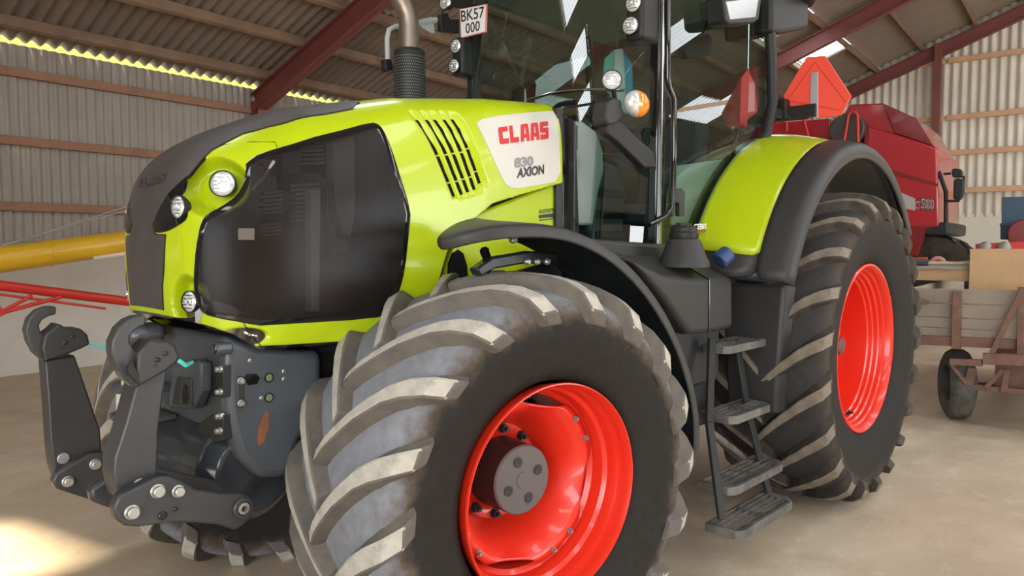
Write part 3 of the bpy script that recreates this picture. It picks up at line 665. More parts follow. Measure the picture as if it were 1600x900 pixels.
# lamps: lens discs with rim
def lamp(c, n, r, parent=HOOD, lens=M_LENS, depth=.05, name='headlamp', ry=None, body=M_BLACKP):
    n = Vector(n).normalized(); c = Vector([float(k) for k in c]); b = MB(); q = n.to_track_quat('Z', 'Y')
    pr = [(-depth, r*.75), (-.01, r*1.04), (.006, r*1.06), (.008, r*1.0), (.002, r*.97)]
    b.lathe(pr, 28, 0, axis='Z'); 
    b.lathe([(.002, r*.97), (.008, r*.8), (.013, r*.5), (.015, .0)], 28, 1, axis='Z')
    b.lathe([(.0145, r*.32), (.019, r*.30), (.019, r*.25), (.0148, r*.23)], 20, 2, axis='Z')
    for k in range(5): b.box((0, (-.6+.3*k)*r, .0105), (1.2*r*math.sqrt(max(.1, 1-(-.6+.3*k)**2)), .004, .006), 2)
    b.v = [tuple(q @ Vector(p)+c) for p in b.v]
    return T(name, b, [body, lens, M_CHROME], parent=parent, label=None)
for sg in (1, -1):
    lamp((-.925, -.340*sg, 1.938), (-.72, -.68*sg, .1), .046)
    lamp((-1.052+(.022 if sg < 0 else 0), -.262*sg, 1.852), (-.97, -.22*sg, .05), .040, depth=.03)
    lamp((-1.03, -.285*sg, 1.515), (-.95, -.3*sg, .06), .038, depth=.015)
b = MB(); c0 = hsurf(*HANDLE[0]); b.tube([hsurf(226, 5.0, .002), hsurf(223, 5.1, .010), hsurf(219.5, 5.6, .002)], .005, 8); T('bonnet_catch', b, M_CHROME, parent=HOOD)
# closing shapes below and behind the bonnet
b = MB(); b.prism([(-1.02, -.30, 1.44), (-.93, -.40, 1.40), (-.84, -.425, 1.335), (-.3, -.44, 1.32), (-.3, .44, 1.32), (-.84, .425, 1.335), (-.93, .40, 1.40), (-1.02, .30, 1.44)], (0, 0, .10)); T('bonnet_gap_shade', b, M_GLOSSB)  # black strip put in as the shade of the gap above the casting
b = MB(); b.box((.80, 0, 1.85), (.05, .96, 1.14)); b.box((.25, 0, 1.75), (1.1, .8, .9)); T('engine_bay', b, M_CHASS)
M_RAD = mat('radiator_fins', (.20, .17, .14), .6, var=.3, vscale=8); M_BAY = mat('bay_brown', (.10, .075, .055), .6, var=.35, vscale=6)
b = MB(); b.box((-.53, 0, 1.68), (.56, .30, .52)); b.box((-.2, 0, 1.75), (.06, .80, .74)); T('radiator_pack', b, M_BAY, .01)
def bay(name, pts, m, y=-.36, t=.06, bevel=.006): b = MB(); b.prism([ty(px, py, y) for px, py in pts], (0, t, 0)); T(name, b, m, bevel)
for x0, y0, x1, y1, n_ in ((412, 222, 508, 262, 6), (462, 288, 500, 350, 9), (412, 300, 442, 338, 6), (412, 350, 440, 372, 4)):
    for k in range(n_): ya, yb = y0+(y1-y0)*k/n_, y0+(y1-y0)*(k+.55)/n_; bay('radiator_fin', [(x0, ya), (x1, ya-3), (x1, yb-3), (x0, yb)], M_RAD, -.34, .04, 0)
bay('duct', [(521, 222), (555, 212), (556, 330), (545, 392), (522, 396)], M_RAD); bay('duct', [(486, 296), (502, 294), (500, 497), (487, 499)], mat('duct_pale', (.34, .32, .29), .5, var=.2), -.38, .05)
bay('filter_box', [(440, 238), (474, 232), (470, 270), (442, 274)], M_CHASS, -.40, .1)
b = MB(); b.tube([ty(*q, -.40) for q in [(470, 276), (500, 278), (516, 290), (520, 330), (530, 366), (548, 376), (572, 368)]], .014, 8); T('hose', b, M_CHASS)
b = MB(); b.tube([ty(*q, -.41) for q in [(393, 297), (410, 280), (428, 252)]], .007, 8); T('prop_strut', b, M_DULL)
# fixed lower side panel
for sg in (1, -1):
    P = [ty(*q, -.462) for q in [(690, 470), (706, 400), (722, 352), (742, 335), (775, 322), (870, 284), (888, 328), (888, 400), (760, 440), (735, 470)]]
    b = MB(); b.prism([(p[0], p[1]*sg, p[2]) for p in P], (0, .05*sg, 0)); o = T('lower_side_panel', b, M_LIME, .012, label='lime green lower side panel')
    if sg == 1:
        P = [ty(*q, -.468) for q in [(700, 440), (702, 412), (708, 396), (716, 390), (724, 396), (730, 415), (732, 440)]]
        b = MB(); b.prism(P, (0, .01, 0)); T('side_opening', b, M_GLOSSB, parent=o)
        P = [ty(*q, -.466) for q in [(868, 331), (874, 331), (874, 352), (868, 352)]]; b = MB(); b.prism(P, (0, .005, 0)); T('vent_slit', b, M_GLOSSB, parent=o)
        for row, (txt, y0, y1) in enumerate((('ROSTOFTE', 328, 334),)):
            V, Fc = text_geo(txt, bold=.02); q = [ty(px, py, -.467) for px, py in ((843, y0), (866, y0-3), (866, y1-3), (843, y1))]
            b = MB(); b.add(quad_map(V, *q), Fc); T('lettering', b, M_TBLK, parent=o)
        P = [ty(*q, -.4665) for q in [(843, 336), (866, 333), (866, 339), (843, 341)]]; b = MB(); b.prism(P, (0, .004, 0)); T('sticker_bar', b, M_TBLK, parent=o)
        P = [ty(*q, -.4665) for q in [(844, 343.5), (866, 340.5), (866, 342), (844, 345)]]; b = MB(); b.prism(P, (0, .004, 0)); T('sticker_line', b, M_TBLK, parent=o)
# ---------------------------------------------------------------- front linkage
def px_prism(pts, y, t):
    b = MB(); b.prism([ty(px, py, y) for px, py in pts], (0, t, 0)); return b
def pin(c, r, out=.03, m=M_STEEL, parent=None, name='pin'):
    b = MB(); c = [float(k) for k in c]; b.cyl((c[0], c[1]+.02, c[2]), (c[0], c[1]-out, c[2]), r, n=24); b.cyl((c[0], c[1]+.01, c[2]), (c[0], c[1]-.006, c[2]), r*1.3, n=24, mi=0)
    return T(name, b, m, .003, parent=parent)
NA = -.50
arm = T('hitch_arm', px_prism([(212, 606), (225, 585), (263, 572), (256, 610), (248, 673), (246, 745), (236, 756), (205, 790), (186, 782), (177, 744), (179, 716), (196, 665)], NA, .11), M_ARM, .007, label='grey upright hitch arm')
T('hitch_claw', px_prism([(228, 493), (213, 494), (199, 500), (185, 513), (175, 535), (175, 552), (181, 570), (194, 593), (212, 607), (222, 600), (217, 572), (216, 552), (209, 545), (203, 535), (204, 525), (211, 516), (228, 507)], NA-.02, .06), M_ARM, .006, parent=arm)
lt = T('claw_latch', px_prism([(216, 552), (230, 537), (236, 531), (246, 534), (262, 533), (274, 541), (282, 556), (276, 568), (255, 583), (219, 603), (213, 585)], NA-.05, .10), mat('latch_dark', (.035, .034, .033), .5, var=.15), .008, parent=arm)
for q, r in (((258, 552), .006), ((246, 562), .006), ((242, 571), .003)): pin(ty(*q, NA-.049), r, .002, M_GLOSSB, lt, 'latch_hole')
T('latch_slot', px_prism([(199, 572), (206, 564), (217, 588), (212, 592), (201, 583)], NA-.053, .01), M_GLOSSB, parent=lt)
link_ = T('lower_link', px_prism([(178, 792), (186, 775), (240, 748), (252, 744), (266, 744), (290, 754), (305, 764), (350, 772), (372, 771), (390, 776), (399, 789), (394, 808), (380, 822), (368, 829), (340, 820), (300, 817), (270, 817), (217, 824), (195, 822), (181, 812)], NA-.06, .05), M_ARM, .008, label='grey lower link plate')
for q, r in (((206, 800), .018), ((246, 767), .018), ((278, 767), .016)): pin(ty(*q, NA-.06), r, .022, M_STEEL, link_)
pin(ty(254, 806, NA-.06), .011, .001, M_GLOSSB, link_, 'link_hole'); pin(ty(274, 795, NA-.06), .006, .001, M_GLOSSB, link_, 'link_hole')
e = ty(378, 793, NA-.06); b = MB(); b.lathe([(.02, .036), (-.012, .036), (-.016, .032), (-.016, .024), (.01, .022)], 32, org=tuple(e)); T('link_eye', b, M_ARM, parent=link_); b = MB(); b.lathe([(.01, .023), (-.018, .020), (-.02, .011), (.0, .009), (.0, 0)], 24, org=tuple(e)); T('eye_bush', b, M_DULL, parent=link_)
pin(ty(218, 757, NA), .015, .012, mat('worn_steel', (.42, .42, .43), .35, .6), arm, 'arm_pad')
# inner plate of the pair, bracing tube
b = MB(); b.prism([ty(px, py, NA-.06)+np.array([0, .22, 0]) for px, py in [(178, 792), (240, 748), (290, 754), (390, 776), (394, 808), (368, 829), (217, 824), (181, 812)]], (0, .05, 0)); T('lower_link', b, M_ARM, .012)
FA = .43
arm2 = T('hitch_arm', px_prism([(70, 564), (117, 555), (139, 620), (157, 673), (160, 712), (150, 760), (119, 767), (92, 756), (83, 728), (79, 690), (76, 640)], FA, .10), M_ARM, .007, label='grey upright hitch arm')
T('hitch_claw', px_prism([(88, 479), (74, 479), (58, 485), (45, 498), (40, 516), (44, 534), (54, 552), (70, 566), (80, 558), (76, 536), (72, 524), (64, 520), (61, 509), (66, 500), (76, 494), (88, 491)], FA-.02, .06), M_ARM, .006, parent=arm2)
lt2 = T('claw_latch', px_prism([(70, 523), (80, 516), (92, 505), (104, 513), (126, 513), (137, 523), (141, 538), (127, 545), (110, 552), (72, 564), (66, 545)], FA-.05, .10), MATS['latch_dark'], .008, parent=arm2)
for q, r in (((114, 526), .007), ((102, 535), .007), ((96, 543), .003)): pin(ty(*q, FA-.049), r, .002, M_GLOSSB, lt2, 'latch_hole')
link2 = T('lower_link', px_prism([(82, 752), (88, 740), (137, 711), (150, 708), (200, 712), (240, 730), (240, 775), (172, 779), (137, 780), (104, 769), (88, 764)], FA-.06, .05), M_ARM, .008, label='grey lower link plate')
for q, r in (((106, 752), .018), ((149, 725), .018)): pin(ty(*q, FA-.06), r, .022, M_STEEL, link2)
pin(ty(99, 716, FA), .018, .004, MATS['worn_steel'], arm2, 'arm_pad')
b = MB()
for d in (0, .008): b.tube([ty(141, 536+d*600, FA-.06), ty(160, 538+d*900, .2), ty(185, 542+d*1000, -.1)], .0035, 6)
T('latch_cord', b, M_CYAN); 
b = MB(); b.tube([ty(280, 564, NA-.06), ty(290, 571, NA-.05), ty(300, 566, NA+.1)], .007, 8); T('latch_cord', b, M_CYAN)
# casting under the bonnet
CY = -.385
prof = [ty(*q, CY) for q in [(350, 522), (410, 540), (470, 548), (505, 548), (505, 640), (470, 690), (452, 748), (405, 750), (372, 715), (356, 660), (350, 600)]]
b = MB(); b.prism(prof, (0, .77, 0)); CAST = T('front_casting', b, M_CAST, .035, seg=3, label='grey painted front casting')
def fpx(pts, x, t):
    b = MB(); b.prism([tx(px, py, x) for px, py in pts], (t, 0, 0)); return b
X0 = float(prof[0][0])-.004
def fp(name, pts, d, m, bevel=.004, t=.03): return T(name, fpx(pts, X0-d, t), m, bevel, parent=CAST)
fp('casting_pocket', [(322, 618), (337, 578), (349, 571), (349, 622)], .002, M_CHASS, .002)
fp('casting_pocket', [(302, 690), (312, 660), (330, 648), (349, 648), (349, 688), (330, 694)], .002, M_CHASS, .002)
fp('socket_housing', [(262, 618), (270, 572), (282, 566), (312, 566), (312, 612), (300, 640), (264, 638)], .05, M_CAST, .012, .05)
fp('socket_recess', [(268, 632), (276, 590), (284, 586), (284, 634)], .052, M_CHASS, .002); fp('socket_plate', [(282, 590), (299, 590), (299, 636), (280, 636)], .056, M_ARM, .003)
fp('socket_icon', [(286, 604), (289, 600), (293, 604), (292, 612), (294, 620), (291, 632), (288, 622), (286, 632), (284, 616)], .058, M_GLOSSB, 0)
for q, r in (((335, 546), .017), ((297, 571), .015), ((309, 571), .015)):
    c = tx(*q, X0-.03); b = MB(); b.cyl(c, (c[0]+.06, c[1], c[2]), r*1.35, n=22); T('socket_boss', b, M_CAST, .006, parent=CAST); b = MB(); b.cyl((c[0]-.006, c[1], c[2]), (c[0]+.02, c[1], c[2]), r, n=20); T('socket_plug', b, M_GLOSSB, .003, parent=CAST)
for q in ((345, 577), (345, 612), (345, 650), (345, 673), (376, 595), (376, 630)):
    c = tx(*q, X0-.004) if q[0] < 350 else ty(*q, CY-.004); d = Vector((-1, 0, 0)) if q[0] < 350 else Vector((0, -1, 0)); c = Vector([float(k) for k in c])
    b = MB(); b.cyl(c-d*.01, c+d*.006, .013, n=18); b.cyl(c+d*.006, c+d*.02, .0105, n=6); T('casting_bolt', b, M_STEEL, .002, parent=CAST)
for q in ((390, 563), (408, 622), (443, 580), (443, 592)): pin(ty(*q, CY), .0065, .006, M_STEEL, CAST, 'casting_bolt')
for q in ((420, 590), (420, 621)):
    c = ty(*q, CY); b = MB(); b.lathe([(.004, .018), (-.004, .018), (-.004, .012), (.002, .012)], 20, org=tuple(c)); T('plug_ring', b, M_GLOSSB, parent=CAST); pin(c, .011, .001, mat('plug_olive', (.16, .19, .09), .5), CAST, 'plug')
T('casting_slot', px_prism([(382, 590), (386, 584), (400, 584), (406, 590), (402, 600), (388, 602)], CY-.003, .01), M_GLOSSB, parent=CAST)
T('rust_mark', px_prism([(412, 648), (420, 642), (421, 665), (414, 690), (404, 698), (402, 688), (404, 668)], CY-.0025, .005), mat('rust_mark', (.20, .075, .03), .7, var=.4, vscale=25), parent=CAST)
T('bolt_bridge', px_prism([(370, 590), (373, 588), (382, 588), (382, 637), (370, 637)], CY-.006, .02), M_ARM, .004, parent=CAST)
b = MB(); b.cyl((-.82, -.28, .86), (-.82, .30, .86), .205, n=40); b.cyl((-.82, -.34, .86), (-.82, -.28, .86), .15, .205, n=40); T('weight_drum', b, mat('drum_gloss', (.03, .035, .042), .22, coat=.3), .01, label='glossy dark rounded cover under the casting')
for zz in (1.135, 1.015):
    b = MB(); b.prism([(-.98, .36, zz), (-1.13, .28, zz), (-1.15, .16, zz), (-1.10, .06, zz), (-.95, .06, zz)], (0, 0, .025)); T('hitch_jaw', b, M_CAST, .006)
b = MB(); b.cyl((-1.10, .20, 1.0), (-1.10, .20, 1.15), .028, n=18); b.tube([(-1.1, .2, 1.15), (-1.1, .2, 1.19), (-1.07, .15, 1.19)], .008, 8); T('jaw_pin', b, mat('pin_pale', (.55, .52, .45), .45))
b = MB(); b.prism([(-.99, .02, 1.34), (-1.12, .05, 1.33), (-1.14, .16, 1.33), (-1.12, .28, 1.33), (-.99, .33, 1.34)], (0, 0, .07)); T('front_lip', b, M_CAST, .03, seg=3)
# chassis, axles
b = MB(); b.box((.2, 0, 1.02), (1.5, .56, .58)); b.box((1.9, 0, 1.0), (2.3, .62, .72)); b.box((.1, -.0, .72), (.5, .5, .2)); T('transmission', b, M_CHASS, .03)
b = MB(); b.cyl((0, -.72, ZF), (0, .9, ZF), .10, .10, 24); b.cyl((0, -.3, .785), (0, .3, .785), .17, n=24)
for sg in (-1, 1):
    p = steer(-.03, sg > 0); b.cyl((p[0], p[1]-sg*.28, p[2]), p, .14, .13, 28)
T('front_axle', b, M_CHASS)
b = MB(); b.cyl((2.98, -1.0, ZR), (2.98, 1.0, ZR), .14, n=28); b.cyl((2.98, -.45, ZR), (2.98, .45, ZR), .26, n=28); T('rear_axle', b, M_CHASS)
# ---------------------------------------------------------------- front mudguards
FA_ = np.radians([113, 110, 106, 100, 92, 84, 74, 62, 50, 38, 26, 14, 2, -6, -11]); FR_ = [1.030, 1.036, 1.03, 1.018, 1.008, 1.002, .988, .965, .942, .930, .928, .932, .936, .925, .91]
FO_ = [.02, .10, .14, .155, .155, .155, .155, .155, .155, .155, .155, .155, .155, .14, .09]
def make_fender(far=False):
    sg = 1 if far else -1; outer = []; K = 7
    for a, r, o in zip(FA_, FR_, FO_):
        ring = []
        for t, (f_, dr) in enumerate(((0, -.045), (0, -.010), (.02, .0), (.12, .008), (.5, .014), (.9, .010), (1, -.02))):
            a_ = a; a = a-f_*max(0, a-math.radians(90))*1.0; oo = o+(-.29-o)*f_; x = (r+dr)*math.cos(a); z = (r+dr)*math.sin(a); ring.append((x, -oo, z)); a = a_
        outer.append(ring)
    b = MB(); vs = [p for rg in outer for p in rg]
    b.add(vs, [(i*K+k, i*K+k+1, (i+1)*K+k+1, (i+1)*K+k) for i in range(len(outer)-1) for k in range(K-1)])
    c, s_ = math.cos(STF), math.sin(STF)
    b.v = [(x*c-y*s_, (x*s_+y*c-.95)*1.0, z+.785) for x, y, z in b.v]
    if far: b.v = [(x, -y, z) for x, y, z in b.v]
    o = b.build('mudguard', [M_GREYP, M_NAVY], TR, ang=60); o['label'] = 'dark plastic front mudguard'
    ss = o.modifiers.new('sub', 'SUBSURF'); ss.levels = 2; ss.render_levels = 2
    so_ = o.modifiers.new('thick', 'SOLIDIFY'); so_.thickness = .010; so_.offset = 0; so_.material_offset = 1
    return o
FEN = make_fender(); make_fender(True)
P = [ty(*q, -.9) for q in [(745, 420), (770, 402), (830, 392), (872, 396), (872, 412), (820, 412), (775, 420), (752, 432)]]
b = MB(); b.prism(P, (0, .05, 0)); br = T('mudguard_bracket', b, M_NAVY, .008)
for q in ((824, 409), (839, 409), (855, 409), (803, 375)): pin(ty(*q, -.905), .011, .012, M_STEEL, br, 'bracket_bolt')
b = MB(); b.tube([ty(757, 392, -.85), ty(765, 412, -.8), ty(752, 440, -.75)], .02, 8); T('mudguard_stay', b, M_GLOSSB)
# ---------------------------------------------------------------- fuel tank with filler, ladder
A = [ty(*q, -1.05) for q in [(990, 408), (1042, 434), (1108, 438), (1146, 436), (1146, 514), (1108, 522), (1078, 524), (1040, 470)]]
I_ = [(p[0]+.0, -.72, p[2]+dz) for p, dz in zip(A, (.08, .14, .155, .155, .03, .03, .03, .03))]
b = MB(); n = len(A); b.add([tuple(p) for p in A]+I_, [tuple(range(n)), tuple(range(n, 2*n))[::-1]]+[(k, (k+1) % n, n+(k+1) % n, n+k) for k in range(n)])
TANK = T('fuel_tank', b, M_GREYP, .03, seg=3, label='dark grey plastic fuel tank')
b = MB(); P = [ty(*q, -.80) for q in [(880, 368), (960, 376), (1110, 386), (1110, 420), (960, 410), (880, 390)]]; b.prism(P, (0, .12, 0)); T('tank_shoulder', b, M_GREYP, .02, parent=TANK)
c = ty(1068, 408, -.96); b = MB(); b.lathe([(-.03, .135), (0, .130), (.02, .116), (.10, .088), (.112, .082), (.114, .0)], 36, axis='Z', org=tuple(c)); T('filler_neck', b, M_GREYP, parent=TANK)
b = MB(); b.lathe([(.112, .070), (.122, .074), (.145, .074), (.150, .070), (.152, .068), (.172, .068), (.180, .060), (.182, .0)], 32, axis='Z', org=tuple(c)); b.box((c[0], c[1], c[2]+.185), (.115, .03, .022)); T('filler_cap', b, M_BLACKP, .004, parent=TANK)
b = MB(); b.tube([ty(*q, -1.053) for q in [(1108, 437), (1108, 522)]], .004, 6); b.tube([ty(1108, 437, -1.053), (ty(1108, 437, -1.05)[0], -.73, ty(1108, 437, -1.05)[2]+.156)], .004, 6); T('tank_seam', b, M_GLOSSB, parent=TANK)
c = ty(1127, 400, -.98); b = MB(); b.cyl((c[0]-.03, c[1], c[2]-.03), (c[0]+.03, c[1]-.03, c[2]+.02), .055, .05, 8); T('additive_cap', b, M_BLUE, .012, parent=TANK, label='blue filler cap')
LAD = None
def make_step(pxl, pxr, py, yc, dep, parent):
    L_, R_ = ty(pxl, py, yc), ty(pxr, py, yc); x0, x1, z = L_[0], R_[0], (L_[2]+R_[2])/2; y0, y1 = yc-dep/2, yc+dep/2
    b = MB(); o = [(x0, y1), (x0, y0+.03), (x0+.04, y0), (x1-.06, y0), (x1, y0+.05), (x1, y1)]; i = [(x0+.025, y1-.02), (x0+.025, y0+.045), (x0+.05, y0+.028), (x1-.07, y0+.028), (x1-.028, y0+.06), (x1-.028, y1-.02)]
    for za in (0,):
        n = len(o); vs = [(*p, z) for p in o]+[(*p, z) for p in i]+[(*p, z-.045) for p in o]+[(*p, z-.03) for p in i]
        fs = []
        for k in range(n):
            j = (k+1) % n; fs += [(k, j, n+j, n+k), (2*n+k, 2*n+j, j, k), (n+k, n+j, 3*n+j, 3*n+k), (3*n+k, 3*n+j, 2*n+j, 2*n+k)]
        b.add(vs, fs)
    st = T('step', b, mat('step_metal', (.085, .08, .072), .55, .2, var=.25, vscale=12, dirt=(.30, .27, .23), dirt_amt=.5), .004, parent=parent)
    b = MB(); xm = x0+.48*(x1-x0); b.box((xm, yc, z-.012), (.02, dep-.04, .022)); T('step_bar', b, MATS['step_metal'], parent=st)
    for q in range(4):
        yy = y0+.045+(dep-.075)*q/3.4
        for xa, xb in ((x0+.02, xm), (xm, x1-.02)): b = MB(); b.box(((xa+xb)/2, yy, z-.012), (xb-xa, .010, .02)); T('step_bar', b, MATS['step_metal'], parent=st)
    return x0, x1, z
pts = [(-1.0, 1112, 1178, 532), (-1.07, 1120, 1184, 636), (-1.14, 1118, 1203, 735), (-1.22, 1130, 1217, 797)]
lf = [ty(1112, 530, -1.02), ty(1108, 660, -1.09), ty(1128, 812, -1.23)]; rt = [ty(1150, 530, -.98), ty(1168, 640, -1.05), ty(1202, 775, -1.16)]
b = MB(); b.box((1.35, -.78, 1.16), (.62, .34, .42)); LAD = T('ladder', b, M_CHASS, .02, label='black cab ladder')
for seq in (lf, rt):
    for p, q in zip(seq, seq[1:]): b = MB(); b.beam(p, q, .02, .06, up=(1, 0, 0)); T('ladder_rail', b, M_BLACKP, .004, parent=LAD)
for yc, a, c_, py in pts: make_step(a, c_, py, yc, .20, LAD)
b = MB(); b.tube([ty(1112, 676, -.98), ty(1160, 712, -.9), ty(1200, 745, -.85)], .02, 10); T('ladder_brace', b, M_DULL, parent=LAD)
b = MB(); b.box((1.5, -.7, .82), (.5, .3, .3)); T('ladder_mount', b, M_CHASS, .02, parent=LAD)
# panel ahead of the rear wheel
b = MB(); P = [(1.95, -.80, 1.49), (1.95, -1.19, 1.49), (1.95, -1.15, .74), (1.95, -.86, .72)]
b.add(P+[(2.03, p[1]-.045 if k in (1, 2) else p[1], p[2]) for k, p in enumerate(P)], [(0, 1, 2, 3), (4, 7, 6, 5), (0, 4, 5, 1), (1, 5, 6, 2), (2, 6, 7, 3), (3, 7, 4, 0)]); T('splash_panel', b, M_GREYP, .02, seg=3, label='dark grey splash panel ahead of the rear wheel')
# ---------------------------------------------------------------- rear mudguards
RA = [math.radians(a) for a in (158, 152, 146, 138, 130, 122, 114, 106, 98, 90, 82, 74, 66, 58, 50, 42, 36)]
def rf_row(y, rs, a0=0, a1=17):
    return [(2.93+rs(a)*math.cos(a), y, ZR+rs(a)*math.sin(a)) for a in RA[a0:a1]]
def sheet(rows, name, m, thick=.012, sub=1, label=None, flip=1, parent=None):
    b = MB(); n = len(rows[0]); b.add([(x, y*flip, z) for rw in rows for x, y, z in rw], [(i*n+k, i*n+k+1, (i+1)*n+k+1, (i+1)*n+k) for i in range(len(rows)-1) for k in range(n-1)])
    o = b.build(name, m, parent or TR, ang=45); s_ = o.modifiers.new('sub', 'SUBSURF'); s_.levels = s_.render_levels = sub
    t = o.modifiers.new('thick', 'SOLIDIFY'); t.thickness = thick; t.offset = 0
    if label: o['label'] = label
    return o
for sg in (1, -1):
    g = lambda base: (lambda a: base+.06*max(0, math.cos(a-math.radians(62)))-.02)
    GA, GB = 1, 13
    sheet([rf_row(-.74, g(1.42), GA, GB), rf_row(-.80, g(1.415), GA, GB), rf_row(-.92, g(1.395), GA, GB), rf_row(-1.05, g(1.36), GA, GB), rf_row(-1.13, g(1.335), GA, GB)], 'rear_mudguard', M_LIME, label='lime green rear mudguard', flip=sg)
    sheet([rf_row(-1.125, g(1.345)), rf_row(-1.19, g(1.335)), rf_row(-1.255, g(1.32)), rf_row(-1.285, g(1.305)), rf_row(-1.30, g(1.28)), rf_row(-1.303, g(1.235)), rf_row(-1.29, g(1.215))], 'mudguard_flare', M_GREYP, label='dark grey mudguard edge', flip=sg)
    sheet([rf_row(-.66, g(1.41)), rf_row(-.9, g(1.365)), rf_row(-1.13, g(1.305)), rf_row(-1.25, g(1.27))], 'mudguard_liner', M_NAVY, flip=sg)
    sheet([rf_row(-.74, g(1.41), 0, 4), rf_row(-.92, g(1.385), 0, 4), rf_row(-1.13, g(1.33), 0, 4)], 'mudguard_foot', M_GREYP, flip=sg)
# ---------------------------------------------------------------- cab
CYD = .755
DOOR = [(1.33, 1.62), (1.36, 3.42), (2.60, 3.42), (2.70, 2.95), (2.715, 2.68), (2.62, 2.47), (2.38, 2.27), (2.14, 2.0), (1.93, 1.72), (1.90, 1.62)]
def wind(y): return 1.28-.17*(1-(y/.74)**2)
for sg in (1, -1):
    b = MB(); b.prism([(1.285, -CYD*sg, 1.5), (1.365, -CYD*sg, 1.5), (1.395, -CYD*sg, 3.45), (1.305, -CYD*sg, 3.45)], (0, .06*sg, 0)); pil = T('front_pillar', b, M_GLOSSB if sg == 1 else mat('pillar_dark', (.02, .022, .022), .35), .012, label='black cab front pillar')
    if sg == 1:
        for zz in (2.42, 2.2, 2.0): pin((1.33, -CYD, zz), .012, .006, M_BLACKP, pil, 'pillar_bolt')
        b = MB(); b.box((1.315, -CYD-.008, 2.35), (.008, .012, 1.6)); T('pillar_trim', b, M_CHROME, parent=pil)
    b = MB(); b.tube([(x, -CYD*sg, z) for x, z in [(2.60, 3.45), (2.69, 2.98), (2.722, 2.68), (2.63, 2.46), (2.38, 2.26), (2.14, 1.99), (1.93, 1.71), (1.88, 1.5)]], [.036, .036, .036, .036, .03, .026, .022, .022], 10); T('rear_pillar', b, M_BLACKP, label='black curved rear pillar')
    b = MB(); b.add([(x, (-CYD+.03)*sg, z) for x, z in DOOR], [tuple(range(len(DOOR)))]); T('door_glass', b, G_DOOR, label='tinted door glass')
    b = MB(); b.prism([(1.29, -.74*sg, 1.5), (1.9, -.74*sg, 1.5), (1.93, -.74*sg, 1.66), (1.29, -.74*sg, 1.66)], (0, .04*sg, 0)); T('door_sill', b, M_BLACKP, .01)
b = MB(); ys = np.linspace(-.735, .735, 25); b.add([(wind(y)+.12*(z-2.45), y, z) for z in (1.5, 2.3, 3.45) for y in ys], [(r*25+k, r*25+k+1, (r+1)*25+k+1, (r+1)*25+k) for r in range(2) for k in range(24)]); T('windscreen', b, G_CAB, label='curved tinted windscreen')
b = MB(); b.add([(2.70, -.72, 1.9), (2.70, .72, 1.9), (2.66, .72, 3.42), (2.66, -.72, 3.42)], [(0, 1, 2, 3)]); T('rear_window', b, G_DOOR)
b = MB(); b.prism([(.98, -.84, 3.44), (1.15, -.9, 3.42), (3.1, -.9, 3.42), (3.32, -.8, 3.44), (3.32, .8, 3.44), (3.1, .9, 3.42), (1.15, .9, 3.42), (.98, .84, 3.44)], (0, 0, .26)); T('cab_roof', b, M_BLACKP, .05, seg=3, label='dark cab roof')
b = MB(); b.prism([ty(*q, -.80) for q in [(1207, 50), (1222, 53), (1264, 44), (1266, -40), (1207, -40)]], (0, .35, 0)); T('roof_side_box', b, M_BLACKP, .03, seg=3, label='black box under the roof corner')
b = MB(); b.prism([(1.1, -.8, 3.395), (2.9, -.8, 3.395), (2.9, .8, 3.395), (1.1, .8, 3.395)], (0, 0, .03)); T('headliner', b, M_TEAL, .01)
# interior
b = MB(); b.box((2.0, 0, 1.5), (1.55, 1.4, .1)); b.box((2.72, 0, 1.7), (.06, 1.4, .45)); T('cab_floor', b, M_SEAT, .02)
b = MB(); b.prism([(.82, -.47, 2.40), (.95, -.47, 2.38), (1.0, -.47, 1.55), (.85, -.47, 1.55)], (0, .94, 0)); T('firewall', b, M_GLOSSB, .01)
P = [ty(*q, -.45) for q in [(893, 188), (912, 190), (932, 205), (943, 235), (945, 265), (936, 300), (928, 352), (895, 352)]]; b = MB(); b.prism(P, (0, .05, 0)); tr = T('corner_trim', b, M_TEAL, .015, label='pale green trim inside the windscreen')
P = [ty(*q, -.455) for q in [(895, 194), (903, 196), (903, 234), (896, 233)]]; b = MB(); b.prism(P, (0, .008, 0)); T('trim_vent', b, M_SEAT, .003, parent=tr)
b = MB(); b.prism([(1.45, -.22, 1.55), (1.75, -.22, 1.55), (1.78, -.22, 2.05), (1.70, -.22, 2.22), (1.45, -.22, 2.25), (1.36, -.22, 2.05)], (0, .44, 0)); dash = T('dashboard', b, M_SEAT, .03)
for k in range(3): b = MB(); b.box((1.60, -.225, 1.78+.13*k), (.28, .02, .05)); T('dash_shelf', b, M_BLACKP, .006, parent=dash)
b = MB(); b.box((1.6, -.226, 1.72), (.34, .012, .05)); b2 = T('dash_trim', b, M_TEAL, .004, parent=dash)
b = MB(); b.tube([(1.55, 0, 2.2), (1.62, 0, 2.5)], .05, 12); T('steering_column', b, M_SEAT)
c = Vector((1.63, 0, 2.55)); q = Vector((.25, 0, 1)).to_track_quat('Z', 'Y'); b = MB(); b.tube([c+q @ Vector((.2*math.cos(2*PI*k/32), .2*math.sin(2*PI*k/32), 0)) for k in range(33)], .016, 8, cap=False)
for k in range(3): t = 2*PI*k/3; b.tube([c, c+q @ Vector((.2*math.cos(t), .2*math.sin(t), 0))], .014, 8)
T('steering_wheel', b, M_BLACKP)
b = MB(); b.box((2.15, -.16, 1.92), (.52, .50, .14)); s1 = T('seat', b, M_SEAT, .05, seg=3, label='dark cab seat')
b = MB(); b.box((2.42, -.16, 2.28), (.14, .50, .62), 0, Matrix.Rotation(.16, 3, 'Y')); T('backrest', b, M_SEAT, .05, seg=3, parent=s1)
